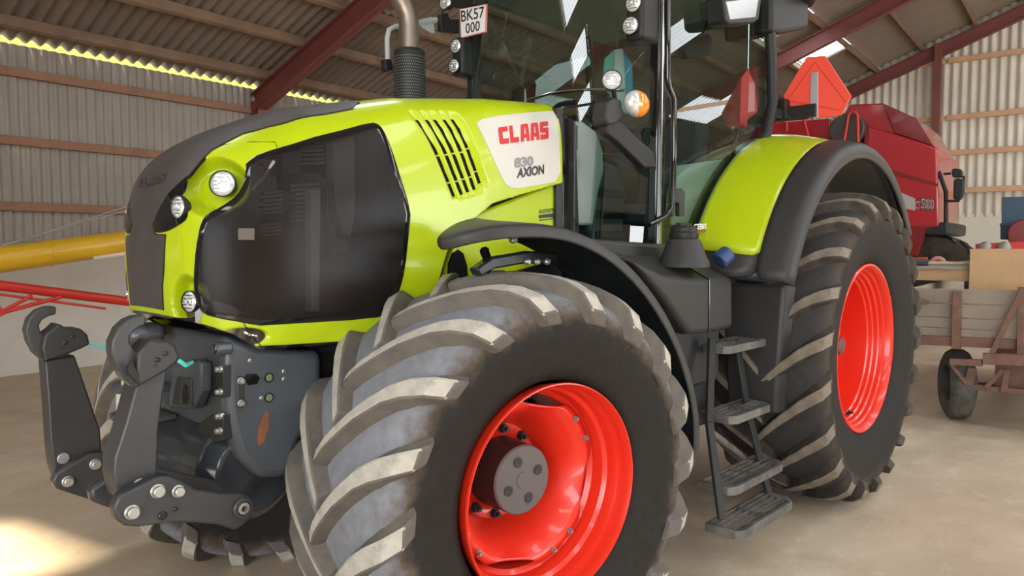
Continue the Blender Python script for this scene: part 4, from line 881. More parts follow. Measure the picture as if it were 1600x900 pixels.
b = MB(); b.box((2.47, -.16, 2.68), (.10, .30, .18)); T('headrest', b, M_SEAT, .04, seg=3, parent=s1)
b = MB(); b.box((2.15, -.16, 1.7), (.4, .4, .32)); T('seat_base', b, M_CHASS, .02, parent=s1)
b = MB(); b.box((2.15, .25, 2.1), (.5, .12, .12)); T('armrest', b, M_BLACKP, .03, parent=s1)
P = [ty(*q, -.66) for q in [(1050, 260), (1158, 245), (1160, 258), (1150, 300), (1118, 345), (1050, 352)]]; b = MB(); b.prism(P, (0, .02, 0)); T('side_trim', b, M_TEAL, .01)
b = MB(); b.tube([ty(*q, -.68) for q in [(1112, 352), (1118, 315), (1130, 275), (1146, 235), (1152, 205), (1145, 200)]], .012, 8); T('grab_bar', b, M_GLOSSB)
b = MB(); P = [ty(*q, -.3) for q in [(1070, 60), (1078, 55), (1108, 53), (1113, 60), (1111, 84), (1104, 89), (1074, 91), (1069, 84)]]; b.prism(P, (0, .05, 0)); b.tube([ty(1072, 86, -.28), ty(1045, 90, -.28)], .008, 6); b.tube([ty(1098, 55, -.28), ty(1110, 20, -.28)], .008, 6); T('cab_mirror', b, M_BLACKP, .01)
V, Fc = text_geo('CEBIS', bold=.03); b = MB(); b.add(quad_map(V, *[ty(*q, -.80) for q in ((1084, 350), (1104, 349), (1104, 358), (1084, 359))]), Fc); T('lettering', b, M_PLATE)
P = [ty(*q, -.80) for q in ((1087, 361), (1104, 360), (1104, 362), (1087, 363))]; b = MB(); b.add(P, [(0, 1, 2, 3)]); T('lettering_line', b, M_LOGO)
# outside fittings on the near pillar
b = MB(); b.tube([ty(*q, -.84) for q in [(1043, -30), (1043, 60), (1043, 122), (1046, 138), (1053, 155), (1053, 240), (1051, 315), (1046, 330), (1036, 340), (1014, 351)]], .016, 10); T('grab_rail', b, M_GLOSSB, label='black grab rail beside the door')
P = [ty(*q, -.80) for q in [(1052, 298), (1066, 294), (1071, 300), (1070, 338), (1062, 338), (1062, 318), (1056, 316), (1054, 338), (1050, 338)]]; b = MB(); b.prism(P, (0, .03, 0)); T('door_handle', b, M_GREYP, .005)
b = MB(); P = [ty(*q, -.80) for q in [(1026, 262), (1022, 236), (1000, 218), (972, 190), (958, 184), (948, 194), (950, 210), (962, 218), (985, 240), (1008, 262)]]; b.prism(P, (0, .05, 0)); arm3 = T('lamp_arm', b, M_BLACKP, .008)
b = MB(); P = [ty(*q, -.83) for q in [(950, 158), (960, 152), (972, 156), (974, 180), (966, 192), (952, 196), (947, 185)]]; b.prism(P, (0, .09, 0)); T('lamp_bracket', b, M_GREYP, .012, parent=arm3)
def ellipsoid(c, r, mi=0, half=0):
    b = MB(); n, m = 24, 12; vs = []; 
    for i in range(m+1):
        ph = -PI/2+PI*i/m
        for k in range(n): t = 2*PI*k/n; vs.append((c[0]+r[0]*math.cos(ph)*math.cos(t), c[1]+r[1]*math.cos(ph)*math.sin(t), c[2]+r[2]*math.sin(ph)))
    b.add(vs, [(i*n+k, i*n+(k+1) % n, (i+1)*n+(k+1) % n, (i+1)*n+k) for i in range(m) for k in range(n)]); return b
c = ty(995, 162, -.86); b = ellipsoid(c, (.088, .05, .066)); b.m = [1 if sum((b.v[i][0]-c[0])*.69-(b.v[i][1]-c[1])*.73 for i in f)/4 > .002 else 0 for f in b.f]; T('turn_signal', b, [M_LENS, M_AMBER], label='clear and amber turn signal', parent=arm3)
lamp(ty(956, 125, -.84), (-.8, -.6, .05), .046, parent=arm3, name='round_lamp', depth=.06); b = MB(); b.tube([ty(958, 138, -.82), ty(961, 158, -.80)], .012, 8); T('lamp_stem', b, M_BLACKP, parent=arm3)
def double_lamp(y, p1, p2, xb, far=False):
    a, c_ = ty(*p1, y), ty(*p2, y); m_ = (a+c_)/2; b = MB(); b.prism([(m_[0]+.015, y-.055, m_[2]-.125), (m_[0]+.015, y+.055, m_[2]-.125), (m_[0]+.015, y+.055, m_[2]+.125), (m_[0]+.015, y-.055, m_[2]+.125)], (xb, 0, 0)); o = T('work_lamp', b, M_BLACKP, .025, seg=3, label='black double work lamp')
    for p in (a, c_): lamp((p[0], y, p[2]), (-.97, -.2, -.05), .043, parent=o, name='lamp_lens', depth=.03)
    return o
double_lamp(-.76, (985, 40), (990, 5), .16); double_lamp(.70, (712, 72), (709, 103), .12)
b = MB(); P = [ty(*q, -.86) for q in [(1130, -6), (1192, -14), (1186, 30), (1178, 36), (1140, 38), (1134, 33)]]; b.prism(P, (0, .12, 0)); rl = T('roof_lamp', b, M_BLACKP, .01)
P = [ty(*q, -.864) for q in [(1135, 2), (1186, -4), (1181, 27), (1141, 31)]]; b = MB(); b.prism(P, (0, .01, 0)); T('roof_lamp_lens', b, mat('roof_lens', (.35, .36, .37), .2, .3), .004, parent=rl)
b = MB(); b.tube([(1.02, -.06, 2.55), (1.0, -.25, 2.56), (1.06, -.45, 2.56), (1.19, -.62, 2.55)], .008, 8); T('wiper', b, M_CHROME); 
# exhaust, far mirror arm, number plate
EX = (.75, .68); b = MB(); b.cyl((*EX, 2.2), (*EX, 2.90), .098, n=36); b.cyl((*EX, 2.90), (*EX, 2.915), .098, .085, 36); exo = T('exhaust_shield', b, M_BLACKP, .003, label='black perforated exhaust shield')
nm = M_BLACKP
b = MB(); b.tube([(*EX, 2.85), (*EX, 3.05), (EX[0]-.005, EX[1], 3.12), (EX[0]-.03, EX[1]+.01, 3.18), (EX[0]-.07, EX[1]+.02, 3.24), (EX[0]-.09, EX[1]+.02, 3.32)], .062, 24); T('exhaust_pipe', b, M_EXH, label='brown tinted steel exhaust pipe', parent=exo)
proto = None
for r in range(16):
    for k in range(18):
        t = PI+.2+2.5*(k+.5*(r % 2))/18-.5; z = 2.60+.0175*r; L_ = (EX[0]+.0985*math.cos(t), EX[1]+.0985*math.sin(t), z)
        if proto is None: bb = MB(); bb.cyl((0, 0, -.0003), (0, 0, .0006), .0045, n=6); proto = bb.build('shield_hole', mat('hole_grey', (.12, .12, .12), .5), exo, loc=L_, rot=(PI/2, 0, t+PI/2))
        else: copy(proto, exo, L_, (PI/2, 0, t+PI/2))
b = MB(); b.tube([ty(*q, .82) for q in [(606, 108), (605, 60), (608, 47), (618, 42), (640, 40)]], .017, 10); b.tube([ty(640, 40, .82), ty(700, 28, .80)], .02, 8); mo = T('mirror_arm', b, mat('arm_grey', (.42, .45, .46), .4), label='grey bent mirror arm')
P = [ty(*q, .80) for q in [(657, 30), (676, 26), (680, 52), (674, 52), (658, 42)]]; b = MB(); b.prism(P, (0, .03, 0)); T('arm_plate', b, MATS['arm_grey'], .004, parent=mo); P = [ty(*q, .80) for q in [(601, 92), (612, 92), (616, 108), (604, 112)]]; b = MB(); b.prism(P, (0, .05, 0)); T('arm_clamp', b, M_BLACKP, .006, parent=mo)
b = MB(); b.tube([ty(690, 42, .8), ty(684, 40, .78), ty(692, 18, .76), ty(705, 8, .74)], .008, 6); T('lamp_cable', b, M_BLACKP, parent=mo)
b = MB(); P = [ty(*q, .76) for q in [(688, 22), (700, 20), (704, 30), (718, 30), (718, 52), (690, 48)]]; b.prism(P, (0, .04, 0)); T('plate_bracket', b, M_BLACKP, .005)
Q = [tx(*q, 1.17) for q in ((718, 14), (760, 6), (759, 50), (720, 60))]; b = MB(); b.prism(Q, (.012, 0, 0)); pl = T('number_plate', b, mat('plate_red', (.75, .25, .25), .4), .002, label='white number plate reading BK57 000')
cen = sum(Q)/4; b = MB(); b.prism([cen+(q-cen)*.94+np.array([-.002, 0, 0]) for q in Q], (.004, 0, 0)); T('plate_face', b, M_PLATE, parent=pl)
for txt, b0, b1, a0, a1 in (('BK57', .53, .92, .06, .94), ('000', .10, .46, .22, .78)):
    V, Fc = text_geo(txt, bold=.01); V = [(a0+(a1-a0)*a, b0+(b1-b0)*c_) for a, c_ in V]; b = MB(); b.add([p+np.array([-.0035, 0, 0]) for p in quad_map(V, *Q)], Fc); T('lettering', b, M_TBLK, parent=pl)
lamp(tx(696, 4, 1.15), (-1, -.3, 0), .045, parent=TR, name='roof_work_lamp', depth=.05)
b = MB(); b.prism([tx(*q, 1.16) for q in [(700, -8), (745, -14), (740, 8), (724, 12), (704, 10)]], (.1, 0, 0)); T('lamp_housing', b, M_BLACKP, .01)
# rear warning triangle on its bracket
SX = 2.95
Q = [tx(*q, SX) for q in [(1260, 89), (1289, 87), (1330, 150), (1314, 180), (1276, 185), (1231, 166), (1224, 150)]]; b = MB(); b.prism(Q, (.012, 0, 0)); sm = T('warning_triangle', b, M_SMV, .002, label='bright red clipped triangle sign')
for q0, q1 in (((1272, 98), (1234, 152)), ((1274, 98), (1322, 160)), ((1236, 158), (1312, 172))):
    b = MB(); b.beam(tx(*q0, SX-.001), tx(*q1, SX-.001), .004, .003, up=(1, 0, 0)); T('triangle_fold', b, mat('warning_red_dark', (.55, .035, .02), .4), parent=sm)
b = MB(); b.prism([tx(*q, SX-.008) for q in [(1267, 113), (1278, 112), (1278, 184), (1265, 184)]], (.008, 0, 0)); st_ = T('sign_strip', b, M_ALU, .002, parent=sm)
for q in ((1272, 116), (1271, 154), (1270, 176)): c = tx(*q, SX-.012); b = MB(); b.cyl(c, (c[0]+.01, c[1], c[2]), .008, n=10); T('sign_bolt', b, M_STEEL, parent=sm)
b = MB(); b.prism([tx(*q, SX-.03) for q in [(1228, 167), (1274, 161), (1274, 182), (1230, 185)]], (.02, 0, 0)); b.prism([tx(*q, SX-.10) for q in [(1210, 156), (1226, 153), (1229, 184), (1212, 189)]], (.09, 0, 0)); b.box((2.84, -.745, 2.62), (.26, .05, .06)); T('sign_bracket', b, M_BLACKP, .005, parent=sm)
for q, y_ in (((965, 76), .24), ((1168, 107), -.69)): p = ty(*q, y_); b = MB(); b.tube([(p[0], p[1], p[2]-.002), (p[0], p[1], 3.40)], .006, 6); T('coat_hook', b, M_CHROME)
# folded sheets standing for unidentified coloured shapes in the cab
def cloth(name, cols, pts, y, label, cat):
    r = tag(empty(name, tuple(rotz(np.array(ty(*pts[0], y)), SKEW))), label, cat); r.rotation_euler = (0, 0, SKEW); o0 = np.array(ty(*pts[0], y)); k = len(pts)//2
    for i in range(k-1):
        a, b0, c_, d_ = pts[i], pts[i+1], pts[2*k-2-i], pts[2*k-1-i]; A, B, C_, D = (np.array(ty(*q, y)) for q in (a, b0, c_, d_)); nb = 4; bb = MB(); vs = []
        for s_ in range(7):
            t = s_/6
            for u in range(nb+1): w_ = u/nb; p = (A*(1-w_)+B*w_)*(1-t)+(D*(1-w_)+C_*w_)*t-o0; vs.append((p[0], p[1]+.03*math.sin(PI*w_+i)*t, p[2]))
        bb.add(vs, [(s_*(nb+1)+u, s_*(nb+1)+u+1, (s_+1)*(nb+1)+u+1, (s_+1)*(nb+1)+u) for s_ in range(6) for u in range(nb)]); o = bb.build('cloth_fold', cols[i % len(cols)], r); md = o.modifiers.new('thick', 'SOLIDIFY'); md.thickness = .012
    return r
cloth('hanging_drapery', [mat('cloth_teal', (.25, .62, .55), .8), mat('cloth_white', (.75, .8, .78), .8), mat('cloth_blue', (.10, .42, .66), .8)], [(944, 92), (958, 78), (972, 76), (988, 100), (986, 172), (974, 180), (958, 150), (942, 130)], .24, 'teal, white and blue jacket hung inside the tractor cab', 'drapery')
cloth('hanging_red_folds', [mat('cloth_red', (.62, .05, .05), .7), mat('cloth_red2', (.72, .10, .09), .7)], [(1157, 122), (1168, 108), (1180, 132), (1178, 175), (1166, 198), (1155, 190)], -.69, 'red folds hung inside the cab beside the rear pillar', 'cloth')
# ================================================================== THINGS AROUND THE TRACTOR
def W(name, b, mats, parent, bevel=0, label=None, **k):
    o = b.build(name, mats, parent, bevel, **k)
    if label: o['label'] = label
    return o
# ---------------------------------------------------------------- red combine harvester, side on, facing the other long wall
KX = 12.0
CB = tag(empty('combine_harvester', (0, 0, 0)), 'dark red combine harvester with black mirror parked behind the tractor', 'harvester')
def cp(pts, x=KX): return [wx(px, py, x) for px, py in pts]
def cpr(name, pts, m, t, x=KX, bevel=.03, label=None):
    b = MB(); b.prism(cp(pts, x), (t, 0, 0)); return W(name, b, m, CB, bevel, label)
cpr('side_panel', [(1353, 196), (1400, 210), (1464, 231), (1467, 353), (1447, 357), (1432, 400), (1180, 400), (1180, 230), (1280, 215), (1352, 222)], M_CRED, 2.6, label='dark red side panels')
cpr('grain_tank', [(1327, 163), (1379, 161), (1432, 185), (1460, 229), (1400, 212), (1353, 198), (1345, 215), (1300, 215)], M_CRED, 2.4, KX+.15)
cpr('tank_edge', [(1379, 161), (1432, 185), (1460, 229), (1398, 208)], M_CDRED, .06, KX+.08, .01)
cpr('rear_hood', [(1180, 200), (1215, 190), (1297, 185), (1300, 222), (1180, 235)], M_CRED, 2.0, KX+.1)
b = MB(); c0, c1 = wx(1328, 205, KX+.1), None; b.cyl((KX-.15, c0[1], c0[2]), (KX+1.6, c0[1], c0[2]), .30, n=36); W('engine_drum', b, mat('drum_brown', (.055, .042, .035), .5, var=.3), CB, .02)
b = MB(); b.tube(cp([(1318, 226), (1322, 205), (1326, 180), (1330, 175), (1336, 175), (1340, 180), (1341, 222)], KX-.2), .022, 8); W('ladder_hoop', b, M_FRED, CB)
b = MB(); b.tube(cp([(1229, 205), (1229, 187)], KX-.1), .03, 8); W('hood_rail', b, M_CRED, CB); b = MB(); b.tube(cp([(1256, 187), (1266, 222)], KX-.1), .02, 8); W('hood_stay', b, M_FRED, CB)
b = MB(); b.prism(cp([(1352, 196), (1358, 196), (1356, 236), (1350, 232)], KX-.03), (.03, 0, 0)); W('panel_edge', b, M_CDRED, CB)
cpr('panel_stripe', [(1390, 267), (1396, 266), (1466, 287), (1466, 291), (1392, 272)], M_CDRED, .03, KX-.015, .004)
cpr('silver_band', [(1396, 296), (1430, 310), (1430, 329), (1398, 322)], mat('band_silver', (.42, .41, .38), .4, .3), .02, KX-.012, .002)
cpr('lower_panel', [(1400, 353), (1464, 353), (1447, 357), (1432, 399), (1390, 399)], M_CDRED, .03, KX-.01, .004)
for off, m_ in ((.025, mat('letter_pale', (.75, .72, .66), .5)), (.0, M_TBLK)):
    V, Fc = text_geo('CT', bold=.03 if off else -.004); b = MB(); b.add(quad_map(V, *cp([(1430, 313), (1438.5, 313), (1438.5, 328), (1430, 328)], KX-.02 if off else KX-.024)), Fc); W('lettering', b, m_, CB)
    V, Fc = text_geo('5080', bold=.03 if off else -.004); b = MB(); b.add(quad_map(V, *cp([(1439, 308), (1460, 310), (1460, 329), (1439, 328)], KX-.02 if off else KX-.024)), Fc); W('lettering', b, m_, CB)
cpr('marker_lamp', [(1406, 326), (1414, 326), (1414, 335), (1406, 335)], M_AMBER, .03, KX-.03, .004); cpr('yellow_mark', [(1418, 371), (1421, 371), (1421, 383), (1418, 383)], M_YEL, .02, KX-.02, .001)
b = MB(); b.tube(cp([(1467, 268), (1478, 300), (1478, 348)], KX+.1), .035, 8); W('cab_post', b, M_BLACKP, CB); b = MB(); b.tube(cp([(1474, 272), (1486, 271)], KX+.05), .02, 8); b.tube(cp([(1476, 314), (1498, 314), (1504, 300), (1506, 275)], KX+.05), .022, 8); W('mirror_bracket', b, M_BLACKP, CB)
cpr('mirror', [(1486, 266), (1490, 263), (1502, 264), (1504, 270), (1503, 277), (1488, 277)], M_BLACKP, .15, KX, .02); cpr('mirror', [(1490, 281), (1498, 278), (1505, 280), (1506, 300), (1501, 312), (1489, 311)], M_BLACKP, .15, KX, .02)
cpr('cab_block', [(1440, 352), (1478, 346), (1481, 350), (1480, 366), (1470, 368), (1440, 368)], M_BLACKP, 2.4, KX+.05)
cw = wx(1448, 425, KX+.4); b = MB(); R_ = cw[2]*0+.0; zc = float(wx(1455, 364, KX+.3)[2])
R_ = zc/2; b.lathe([(-.4, R_*.55), (-.42, R_*.8), (-.36, R_*.95), (0, R_*.97), (.36, R_*.95), (.42, R_*.8), (.4, R_*.55), (0, R_*.5)], 56, closed=True, axis='X'); tw = b.build('tyre', M_TYRE, CB, loc=(KX+.55, float(wx(1450, 390, KX+.5)[1]), R_), ang=50)
pr = None
for sd_ in (-1, 1):
    for k in range(20):
        t = 2*PI*(k+.25*sd_)/20; b = MB()
        vs = []
        for i in range(5):
            u = i/4; a = t+u*.28; h = 1.0 if i < 4 else .96
            for w2 in (-.035, .035): vs += [(sd_*(.02+.38*u), R_*.94*math.cos(a+w2), R_*.94*math.sin(a+w2)), (sd_*(.02+.38*u), R_*h*math.cos(a+w2*.7), R_*h*math.sin(a+w2*.7))]
        fs = []
        for i in range(4): o_ = 4*i; fs += [(o_+1, o_+3, o_+7, o_+5), (o_, o_+1, o_+5, o_+4), (o_+3, o_+2, o_+6, o_+7)]
        b.add(vs, fs); b.build('tread_lug', M_TREADD, tw)
b = MB(); b.lathe([(-.3, R_*.5), (-.28, R_*.45), (.1, R_*.4), (.1, 0)], 32, axis='X'); b.build('rim', M_CRED, tw)
ryx = wx(1230, 420, KX+.5); b = MB(); b.lathe([(-.25, .35), (-.27, .5), (-.2, .6), (.2, .6), (.27, .5), (.25, .35)], 40, closed=True, axis='X'); W('rear_tyre', b, M_TYRE, CB, loc=(KX+.6, float(ryx[1])+1.2, .6))
b = MB(); b.box((KX+1.3, float(cw[1])+1.6, 1.1), (1.6, 4.2, .5)); W('chassis', b, M_CHASS, CB)
# ---------------------------------------------------------------- old trailer, tailboard towards the tractor
TX = 5.67
TL = tag(empty('farm_trailer', (TX, -2.3, 0)), 'old grey timber farm trailer with rusty iron frame and small tyres', 'trailer'); TO = np.array([TX, -2.3, 0])
def tp(pts, x=TX): return [wx(px, py, x)-TO for px, py in pts]
ylo = -3.4
for k, (a, c_) in enumerate(((450, 472), (472.7, 493), (493.7, 509), (509.7, 523))):
    L0, L1 = wx(1420, a, TX), wx(1420, c_, TX); z1, z0 = L0[2], L1[2]; ya, yb = -1.34, ylo
    P = [(ya, z1-.03) if k == 0 else (ya, z1), (ya-.06, z1) if k == 0 else (ya-.01, z1), (yb, z1+.03-.008*k), (yb, z0+.03-.008*k), (ya, z0)]
    b = MB(); b.prism([(0, y-TO[1], z) for y, z in P], (.035, 0, 0)); W('board', b, M_GREYWOOD, TL, .004)
    b = MB(); b.box((1.9, -1.36-TO[1], (z0+z1)/2), (3.7, .035, z1-z0)); W('board', b, M_GREYWOOD, TL, .004)
def strip(name, q0, q1, w_, t=.05, x=TX-.03, m=M_RUST):
    b = MB(); b.beam(wx(*q0, x)-TO, wx(*q1, x)-TO, t, w_, up=(0, 0, 1) if abs(q0[0]-q1[0]) > abs(q0[1]-q1[1]) else (0, 1, 0)); return W(name, b, m, TL, .004)
strip('end_post', (1496, 455), (1494, 545), .075, x=TX-.06); strip('end_rail', (1418, 530), (1700, 543), .09); strip('diagonal_brace', (1598, 452), (1548, 556), .045, x=TX-.12); strip('end_post', (1596, 448), (1594, 560), .05, x=TX-.10)
strip('drawbar_rail', (1536, 560), (1700, 566), .10, .08, x=TX-.14); strip('drawbar_rail', (1484, 565), (1535, 567), .06, .06, x=TX-.12); strip('axle_bar', (1508, 603), (1700, 622), .05, .05, x=TX+.05); strip('frame_strut', (1487, 570), (1510, 600), .03, .03, x=TX-.05); strip('frame_strut', (1567, 578), (1540, 606), .04, .04, x=TX); strip('frame_strut', (1574, 578), (1568, 612), .05, .04, x=TX); strip('frame_strut', (1520, 575), (1512, 602), .07, .04, x=TX)
b = MB(); b.prism([(.0, -1.36-TO[1], .80), (.0, -3.38-TO[1], .78), (3.7, -3.38-TO[1], .78), (3.7, -1.36-TO[1], .80)], (0, 0, .05)); W('trailer_bed', b, M_GREYWOOD, TL, .005)
b = MB(); P = tp([(1422, 470), (1440, 466), (1452, 470), (1450, 475), (1430, 476)], TX-.02); b.prism(P, (.02, 0, 0)); W('gate_latch', b, M_RUST, TL, .003)
def trailer_wheel(x, y, r, wd, rz):
    b = MB(); b.lathe([(-wd/2, r*.55), (-wd/2-.02, r*.75), (-wd/2+.01, r*.93), (-wd/4, r), (wd/4, r), (wd/2-.01, r*.93), (wd/2+.02, r*.75), (wd/2, r*.55)], 40, closed=True)
    o = b.build('trailer_tyre', mat('old_tyre', (.06, .055, .05), .8, var=.3, vscale=12, dirt=(.2, .18, .15), dirt_amt=.5, bump=.3), TL, loc=np.array([x, y, r])-TO, rot=(0, 0, rz)); b = MB(); b.lathe([(-wd/2+.0, r*.58), (-wd/2+.02, r*.5), (-.02, r*.42), (-.05, r*.15), (-.08, 0)], 28); b.build('wheel_centre', M_RUST, o)
trailer_wheel(5.98, -1.735, .345, .19, math.radians(20)); trailer_wheel(5.95, -3.15, .345, .19, math.radians(20)); trailer_wheel(8.6, -2.0, .36, .19, 0); trailer_wheel(8.6, -3.1, .36, .19, 0)
for x_ in (5.97, 8.6):
    b = MB(); b.cyl(np.array([x_, -1.85, .35])-TO, np.array([x_, -3.1, .35])-TO, .035, n=10); b.box(np.array([x_, -2.5, .58])-TO, (.1, .9, .46)); W('axle_carrier', b, M_RUST, TL)
# ---------------------------------------------------------------- load and things beyond the trailer
def thing(name, label, cat, loc, group=None): return tag(empty(name, tuple(float(k) for k in loc)), label, cat, group)
BX = 6.9; zt = 1.345
y0_, y1_ = wx(1395, 430, BX)[1], wx(1514, 430, BX)[1]; zT = float(wx(1460, 417, BX)[2])
B1 = thing('plywood_platform', 'long plywood platform lying across the trailer side with tools on top', 'platform', (BX, (y0_+y1_)/2, zt-.02)); BO = np.array([BX, (y0_+y1_)/2, zt-.02])
b = MB(); b.box((.02, 0, (zT-zt)/2), (.03, y0_-y1_, zT-zt)); W('side_board', b, M_PLY, B1, .003); b = MB(); b.box((.6, 0, zT-zt+.01), (1.25, y0_-y1_+.02, .03)); W('top_board', b, mat('grey_ply_top', (.36, .32, .27), .7, var=.2), B1, .003); b = MB(); b.box((.6, (y0_-y1_)/2, (zT-zt)/2), (1.2, .03, zT-zt)); W('end_board', b, M_PLY, B1, .003)
BX2 = 6.75; ya, yb = wx(1515, 420, BX2)[1], wx(1640, 420, BX2)[1]; zb_ = float(wx(1550, 392, BX2)[2])
B2 = thing('plywood_box', 'open plywood box standing on the trailer with a red frame behind', 'box', (BX2, (ya+yb)/2, .9))
for dx, dy, sx_, sy_ in ((0, 0, .025, ya-yb), (.7, 0, .025, ya-yb), (.35, (ya-yb)/2-.0125, .7, .025), (.35, -(ya-yb)/2+.0125, .7, .025)): b = MB(); b.box((dx, dy, (zb_-.85)/2-.02), (sx_, sy_, zb_-.87)); W('box_board', b, M_PLY, B2, .003)
b = MB(); b.box((.35, 0, .0), (.7, ya-yb, .025)); W('box_bottom', b, M_PLY, B2)
# tools on the platform
TZ = zT+.005
def tool(name, label, cat, b, m, loc, bevel=.004): o = b.build(name, m, None, bevel, loc=loc); tag(o, label, cat); return o
yA = lambda px: float(wx(px, 410, BX+.3)[1])
b = MB(); b.prism([(-.05, .12, 0), (.05, .16, 0), (.06, -.05, 0), (.12, -.18, 0), (.02, -.16, 0), (-.06, 0, 0)], (0, 0, .08)); tool('tool_bag', 'crumpled black tool bag on the plywood platform', 'bag', b, M_SEAT, (BX+.2, yA(1428), TZ), .03)
b = MB(); b.box((0, 0, .03), (.2, .22, .06)); b.box((0, 0, .075), (.1, .22, .03)); tool('red_case', 'flat red metal case on the platform beside the bag', 'case', b, M_FRED, (BX+.8, yA(1420), TZ), .01)
b = MB(); b.tube([(0, .06*math.cos(t), .06*math.sin(t)+.02) for t in np.linspace(0, PI, 9)], .03, 10); tool('pink_hose', 'arched pink rubber hose end on the platform', 'hose', b, mat('hose_pink', (.62, .25, .2), .6), (BX+.55, yA(1460), TZ))
b = MB(); b.cyl((0, .22, .03), (0, -.22, .03), .022, n=10); tool('wooden_handle', 'pale wooden tool handle lying on the platform', 'handle', b, mat('pale_wood', (.5, .42, .3), .7), (BX+.25, yA(1486), TZ))
b = MB(); b.prism([(0, .22, 0), (.04, .24, 0), (.05, -.2, 0), (0, -.22, 0)], (0, 0, .03)); b.cyl((.02, .1, .03), (.02, .1, .05), .02, n=8); tool('red_bracket', 'flat red metal bracket beside the wooden handle', 'bracket', b, M_FRED, (BX+.6, yA(1488), TZ), .003)
b = MB(); b.cyl((0, .1, .02), (-.1, -.15, .05), .012, n=8); b.box((-.11, -.17, .05), (.05, .05, .03)); tool('steel_spanner', 'dark steel bar lying at the back of the platform', 'bar', b, M_DULL, (BX+.85, yA(1490), TZ))
# red machine frame with two metal domes, blue steel bin, red roller behind
RX = 9.6; c = wx(1562, 386, RX); RFm = thing('red_implement', 'red implement frame with two round steel domes beyond the plywood box', 'implement', (RX, c[1], 0)); RO = np.array([RX, c[1], 0])
b = MB(); b.prism([wx(*q, RX)-RO for q in [(1524, 381), (1700, 372), (1700, 398), (1524, 398)]], (.5, 0, 0)); W('cross_beam', b, M_FRED, RFm, .01)
for px in (1539, 1569):
    p = wx(px, 388, RX-.06)-RO; b = MB(); b.lathe([(-.05, .09), (.02, .085), (.07, .06), (.09, .03), (.095, 0)], 24, axis='Z', org=tuple(p)); W('steel_dome', b, M_DULL, RFm)
for y_ in (-.3, -1.0): b = MB(); b.box((.25, y_, .8), (.1, .1, 1.6)); W('frame_leg', b, M_FRED, RFm)
LX = 13.5; c = wx(1580, 345, LX); BB = thing('blue_bin', 'tall blue steel bin standing by the far gable wall', 'bin', (LX, c[1], 0)); BO2 = np.array([LX, c[1], 0])
P = [wx(*q, LX)-BO2 for q in [(1565, 308), (1720, 305), (1720, 345), (1565, 350)]]; b = MB(); b.prism(P, (1.2, 0, 0)); W('upper_panel', b, M_BLUEP, BB, .01)
P = [wx(*q, LX)-BO2 for q in [(1563, 351), (1720, 346), (1720, 372), (1563, 374)]]; b = MB(); b.prism(P, (1.2, 0, 0)); W('lower_panel', b, mat('blue_dark', (.03, .065, .11), .5), BB, .01)
P = [wx(*q, LX-.05)-BO2 for q in [(1562, 349), (1720, 344), (1720, 347), (1562, 353)]]; b = MB(); b.prism(P, (.08, 0, 0)); W('panel_rib', b, M_BLUEP, BB, .004); b = MB(); b.tube([wx(1600, 350, LX-.06)-BO2, wx(1588, 365, LX-.06)-BO2], .02, 8); W('bin_stay', b, M_ALU, BB)
for y_ in (.1, -1.5): b = MB(); b.box((.6, y_, .85), (.9, .12, 1.7)); W('bin_leg', b, M_CHASS, BB)
c = wx(1557, 367, LX-.3); b = MB(); b.lathe([(-.3, 0), (-.3, .26), (.3, .26), (.3, 0)], 32, axis='X'); o = b.build('red_roller', M_CDRED, None, .02, loc=(LX-.5, c[1]-.45, float(c[2]))); tag(o, 'dark red round roller beside the blue bin', 'roller')
b = MB(); b.box((0, 0, float(c[2])/2-.13), (.3, .3, float(c[2])-.26)); o = b.build('roller_stand', M_CHASS, None, .01, loc=(LX-.5, c[1]-.45, 0)); tag(o, 'dark stand under the red roller by the blue bin', 'stand')
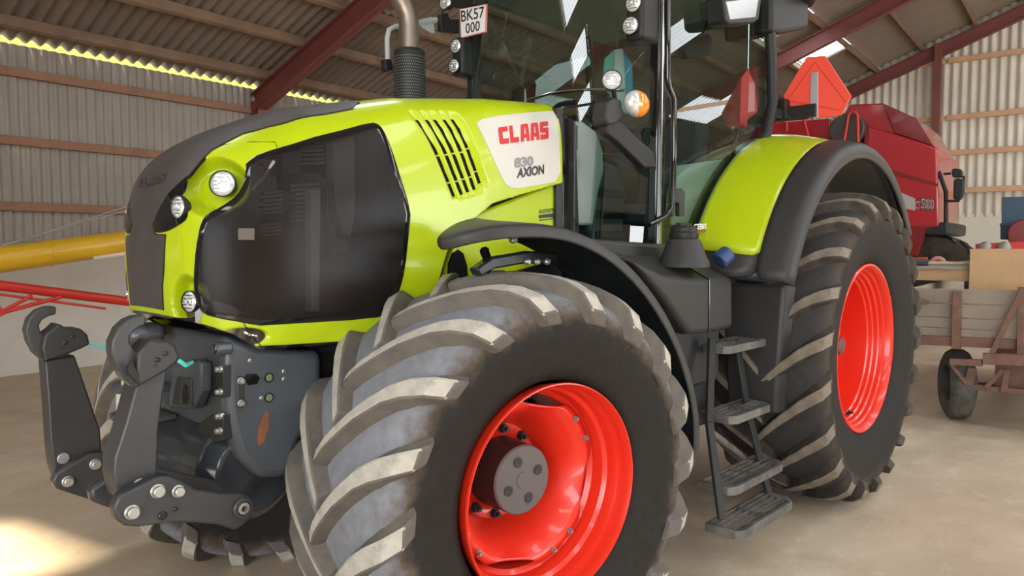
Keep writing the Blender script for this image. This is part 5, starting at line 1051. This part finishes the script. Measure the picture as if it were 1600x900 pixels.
# ---------------------------------------------------------------- augers along the long wall
AY = 7.0
def ap(q, y=AY): return wy(*q, y)
p0, p1 = ap((0, 406)), ap((195, 379)); d = p1-p0; a0 = p0-d*2.2; a1 = p1+d*2.0
AU = thing('grain_auger', 'long yellow grain auger tube sloping upwards beside the wall', 'auger', (a0[0], AY, 0)); AO = np.array([a0[0], AY, 0])
b = MB(); b.cyl(a0-AO, a1-AO, .152, n=36); W('auger_tube', b, M_YEL, AU)
b = MB(); b.cyl(p0+d*.36-AO, p0+d*.375-AO, .158, n=36); W('tube_band', b, M_YEL, AU)
for t in (-1.9, 1.9):
    p = p0+d*t-AO; b = MB(); b.beam((p[0], -.3, 0), p, .06, .06); b.beam((p[0], .3, 0), p, .06, .06); W('support_leg', b, M_FRED, AU)
for k in (0, 1): b = MB(); b.tube([ap((-200, 441-10*k+8*k))-AO, ap((0, 385-2*k))-AO, ap((200, 322+6*k))-AO, ap((330, 284+8*k))-AO], .008, 6); W('truss_cable', b, M_ALU, AU)
b = MB(); b.tube([ap((146, 404), AY-.1)-AO, ap((200, 396), AY-.1)-AO], .03, 8); W('small_tube', b, mat('cream_paint', (.7, .62, .5), .6), AU)
RYA = 6.2
q0, q1 = wy(0, 446, RYA), wy(185, 469, RYA); d = q1-q0; r0, r1 = q0-d*1.5, q1+d*1.2
RA_ = thing('red_auger', 'red tube auger with lattice struts lying below the yellow auger', 'auger', (r0[0], RYA, 0)); RO2 = np.array([r0[0], RYA, 0])
b = MB(); b.cyl(r0-RO2, r1-RO2, .055, n=20); W('auger_tube', b, M_FRED, RA_)
def rs(n_, a, c_, r): b = MB(); b.tube([wy(*a, RYA-.05)-RO2, wy(*c_, RYA-.05)-RO2], r, 8); W(n_, b, M_FRED, RA_)
rs('lattice_strut', (-2, 490), (95, 464), .022); rs('lattice_strut', (5, 486), (50, 462), .02); rs('lower_rail', (-60, 452), (165, 482), .014); rs('lattice_strut', (-20, 460), (5, 492), .03)
for t in (-1.3, 2.0): p = q0+d*t-RO2; b = MB(); b.beam((p[0], -.3, 0), p, .04, .04); b.beam((p[0], .3, 0), p, .04, .04); W('support_leg', b, M_FRED, RA_)
